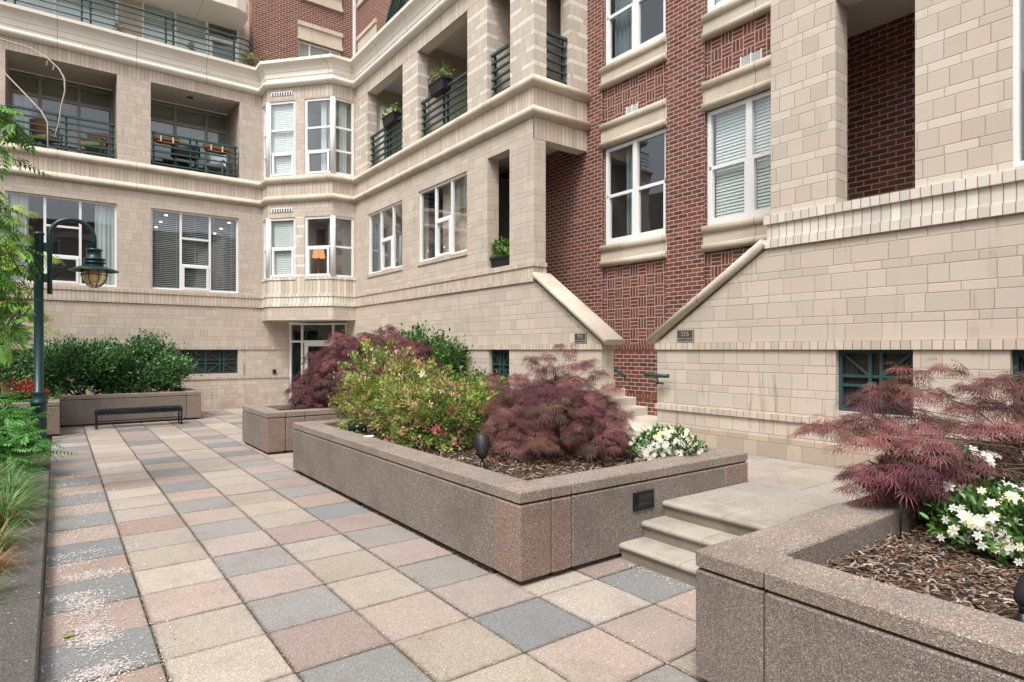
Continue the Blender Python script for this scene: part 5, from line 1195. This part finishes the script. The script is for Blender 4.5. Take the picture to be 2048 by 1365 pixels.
m.build('stand', M['black'], t); m = MB(); m.bevbox(2.82, 3.58, 21.05, 21.55, 7.83, 8.02, .04); m.build('firebox', M['black'], t); m = MB(); m.tube([(2.82, 21.3, 8.03), (3.58, 21.3, 8.03)], .2, 16); m.build('lid', M['black_matte'], t)
for i, (x, lab) in enumerate(((2.62, 'left coco lined basket hung on the loggia railing'), (3.98, 'right coco lined basket hung on the loggia railing'))):
    t = thing('hanging_basket', (x, SY - .1, 8.0), lab, 'planter basket', 'coco baskets on the loggia railing'); m = MB()
    m.prism([(x - .36, SY + .08, 8.19), (x - .33, SY + .08, 8.08), (x - .24, SY + .08, 8.0), (x + .24, SY + .08, 8.0), (x + .33, SY + .08, 8.08), (x + .36, SY + .08, 8.19)], (0, .18, 0)); m.build('liner', M['coco'], t)
    m = MB()
    for a in (-.16, .16): m.box(x + a - .02, x + a + .02, SY + .05, SY + .078, 8.02, 8.19)
    m.build('hook', M['lime'], t)
    n = 90; leaves('foliage', np.stack([RNG.uniform(x - .3, x + .35, n), RNG.uniform(SY + .1, SY + .25, n), 8.18 + RNG.uniform(-.2, .12, n) * (1 if i == 0 else .6)], 1), randdir(n), randdir(n), RNG.uniform(.04, .09, n), OVAL, cjit([(.09, .17, .05), (.2, .26, .18)], n), 'leaf', t)
for x, mt, s, lab in ((1.42, 'terracotta', 1.0, 'red bowl planter on the upper terrace edge'), (3.32, 'blue', .8, 'blue glazed pot on the upper terrace behind the green railing')):
    t = thing('flower_pot', (x, 20.95, 10.8), lab, 'flower pot', 'pots on the upper terrace'); MB().lathe(x, 20.95, [(.10 * s, 10.80), (.16 * s, 10.87), (.2 * s, 10.97), (.21 * s, 11.0), (.17 * s, 11.0), (.16 * s, 10.96)], 20).build('pot', M[mt], t)
    n = 50; leaves('foliage', np.stack([x + RNG.normal(size=n) * .06, 20.95 + RNG.normal(size=n) * .06, 11 + RNG.uniform(0, .25, n)], 1), randdir(n) + np.array([0, 0, 1.]), randdir(n), RNG.uniform(.06, .12, n), LEAF, cjit([(.1, .16, .05), (.3, .28, .15)], n), 'leaf', t)
shrub('terrace_plant', (5.0, 21.0, 10.8), (5.0, 20.95, 11.15), (.25, .25, .3), 30, 20, .07, LEAF, [(.12, .14, .05), (.3, .26, .15)], 'leaf', 'small pale leafy plant at the curved end of the terrace railing', 'plant', spread=.07, ns=4, stemr=.006)
# lamps seen lit through the windows
t = thing('table_lamp', (6.62, 19.1, 4.4), 'lit table lamp glowing inside the lower bay window', 'lamp', 'lit table lamps indoors')
MB().lathe(6.62, 19.1, [(.10, 4.16), (.05, 4.2), (.03, 4.5), (.03, 4.75)], 16).build('lamp_base', M['wood'], t); MB().lathe(6.62, 19.1, [(.2, 4.75), (.15, 5.05)], 20).build('lamp_shade', emit('lit_lamp_shade', (1, .50, .22), .55), t)
t = thing('table_lamp', (8.3, 15.25, 4.4), 'lit lamp with drum shade inside the window next to the bay', 'lamp', 'lit table lamps indoors')
MB().lathe(8.3, 15.25, [(.10, 4.16), (.05, 4.2), (.03, 4.5), (.03, 4.9)], 16).build('lamp_base', M['wood'], t); MB().lathe(8.3, 15.25, [(.2, 4.9), (.18, 5.25)], 20).build('lamp_shade', emit('lit_drum_shade', (1, .70, .42), .9), t)

# ------------------------------------------------------------------ neighbours behind the camera, seen in the window reflections
def neighbour(x0, x1, y0, y1, H, mat, fr, u0, u1, lab):
    t = thing('neighbour_building', ((x0 + x1) / 2, (y0 + y1) / 2, 0), lab, 'building', 'neighbouring buildings mirrored in the windows')
    MB().box(x0, x1, y0, y1, -.1, H).build('wall', M[mat], t); m = MB(); g = MB(); c = MB()
    z = 3.6
    while z < H - .4: fr.box(c, u0, u1, z - .25, z + .1, 0, .12); z += 3.4
    c.build('string_course', M['lime'], t)
    u = u0 + 1
    while u < u1 - 2:
        z = 1.2
        while z < H - 2.5: fr.box(m, u, u + 1.7, z, z + 2, 0, .05); fr.box(g, u + .08, u + .81, z + .08, z + 1.92, .05, .06); fr.box(g, u + .89, u + 1.62, z + .08, z + 1.92, .05, .06); z += 3.4
        u += 3.2
    w = m.build('window', M['white'], t); g.build('pane', M['dark'], w)
neighbour(-12, 24, -24, -15, 11.5, 'brick', Fr((0, -15), (1, 0), (0, 1)), -12, 24, 'red brick building with pale bands facing the far wing')
neighbour(-26, -16, -14, 44, 13, 'cream', Fr((-16, 0), (0, 1), (1, 0)), -14, 44, 'cream building with white windows facing the near wing')

# ------------------------------------------------------------------ camera, light
cam = bpy.data.cameras.new('camera'); co = bpy.data.objects.new('camera', cam); C.objects.link(co)
co.location = (0, 0, EYE); co.rotation_euler = (PI / 2, 0, -math.radians(36.7)); cam.sensor_width = 36; cam.lens = 1220 / 2048 * 36; cam.shift_y = 17 / 2048; cam.clip_end = 500; cam.clip_start = .05
bpy.context.scene.camera = co
SUN_EL, SUN_AZ = math.radians(58), math.radians(235)    # azimuth of the sun measured from +Y clockwise
sd = bpy.data.lights.new('sun', 'SUN'); sd.energy = 1.25; sd.angle = math.radians(14); sd.color = (1, .96, .91); so = bpy.data.objects.new('sun', sd); C.objects.link(so)
v = Vector((math.sin(SUN_AZ) * math.cos(SUN_EL), math.cos(SUN_AZ) * math.cos(SUN_EL), math.sin(SUN_EL))); so.rotation_euler = v.to_track_quat('Z', 'Y').to_euler(); so.location = (0, 0, 30)
w = bpy.data.worlds.new('World'); bpy.context.scene.world = w; w.use_nodes = True; nt = w.node_tree; bg = nt.nodes['Background']
sk = nt.nodes.new('ShaderNodeTexSky'); sk.sky_type = 'NISHITA'; sk.sun_disc = False; sk.sun_elevation = SUN_EL; sk.sun_rotation = SUN_AZ; sk.dust_density = 4; sk.air_density = 1; sk.ozone_density = 1
hs = nt.nodes.new('ShaderNodeHueSaturation'); hs.inputs['Saturation'].default_value = .22; nt.links.new(sk.outputs[0], hs.inputs['Color']); nt.links.new(hs.outputs[0], bg.inputs[0]); bg.inputs[1].default_value = .15
sc = bpy.context.scene; sc.view_settings.view_transform = 'Standard'; sc.view_settings.look = 'None'; sc.view_settings.exposure = .92; sc.view_settings.gamma = 1
try: sc.cycles.max_bounces = 8; sc.cycles.transparent_max_bounces = 12; sc.cycles.diffuse_bounces = 4
except Exception: pass
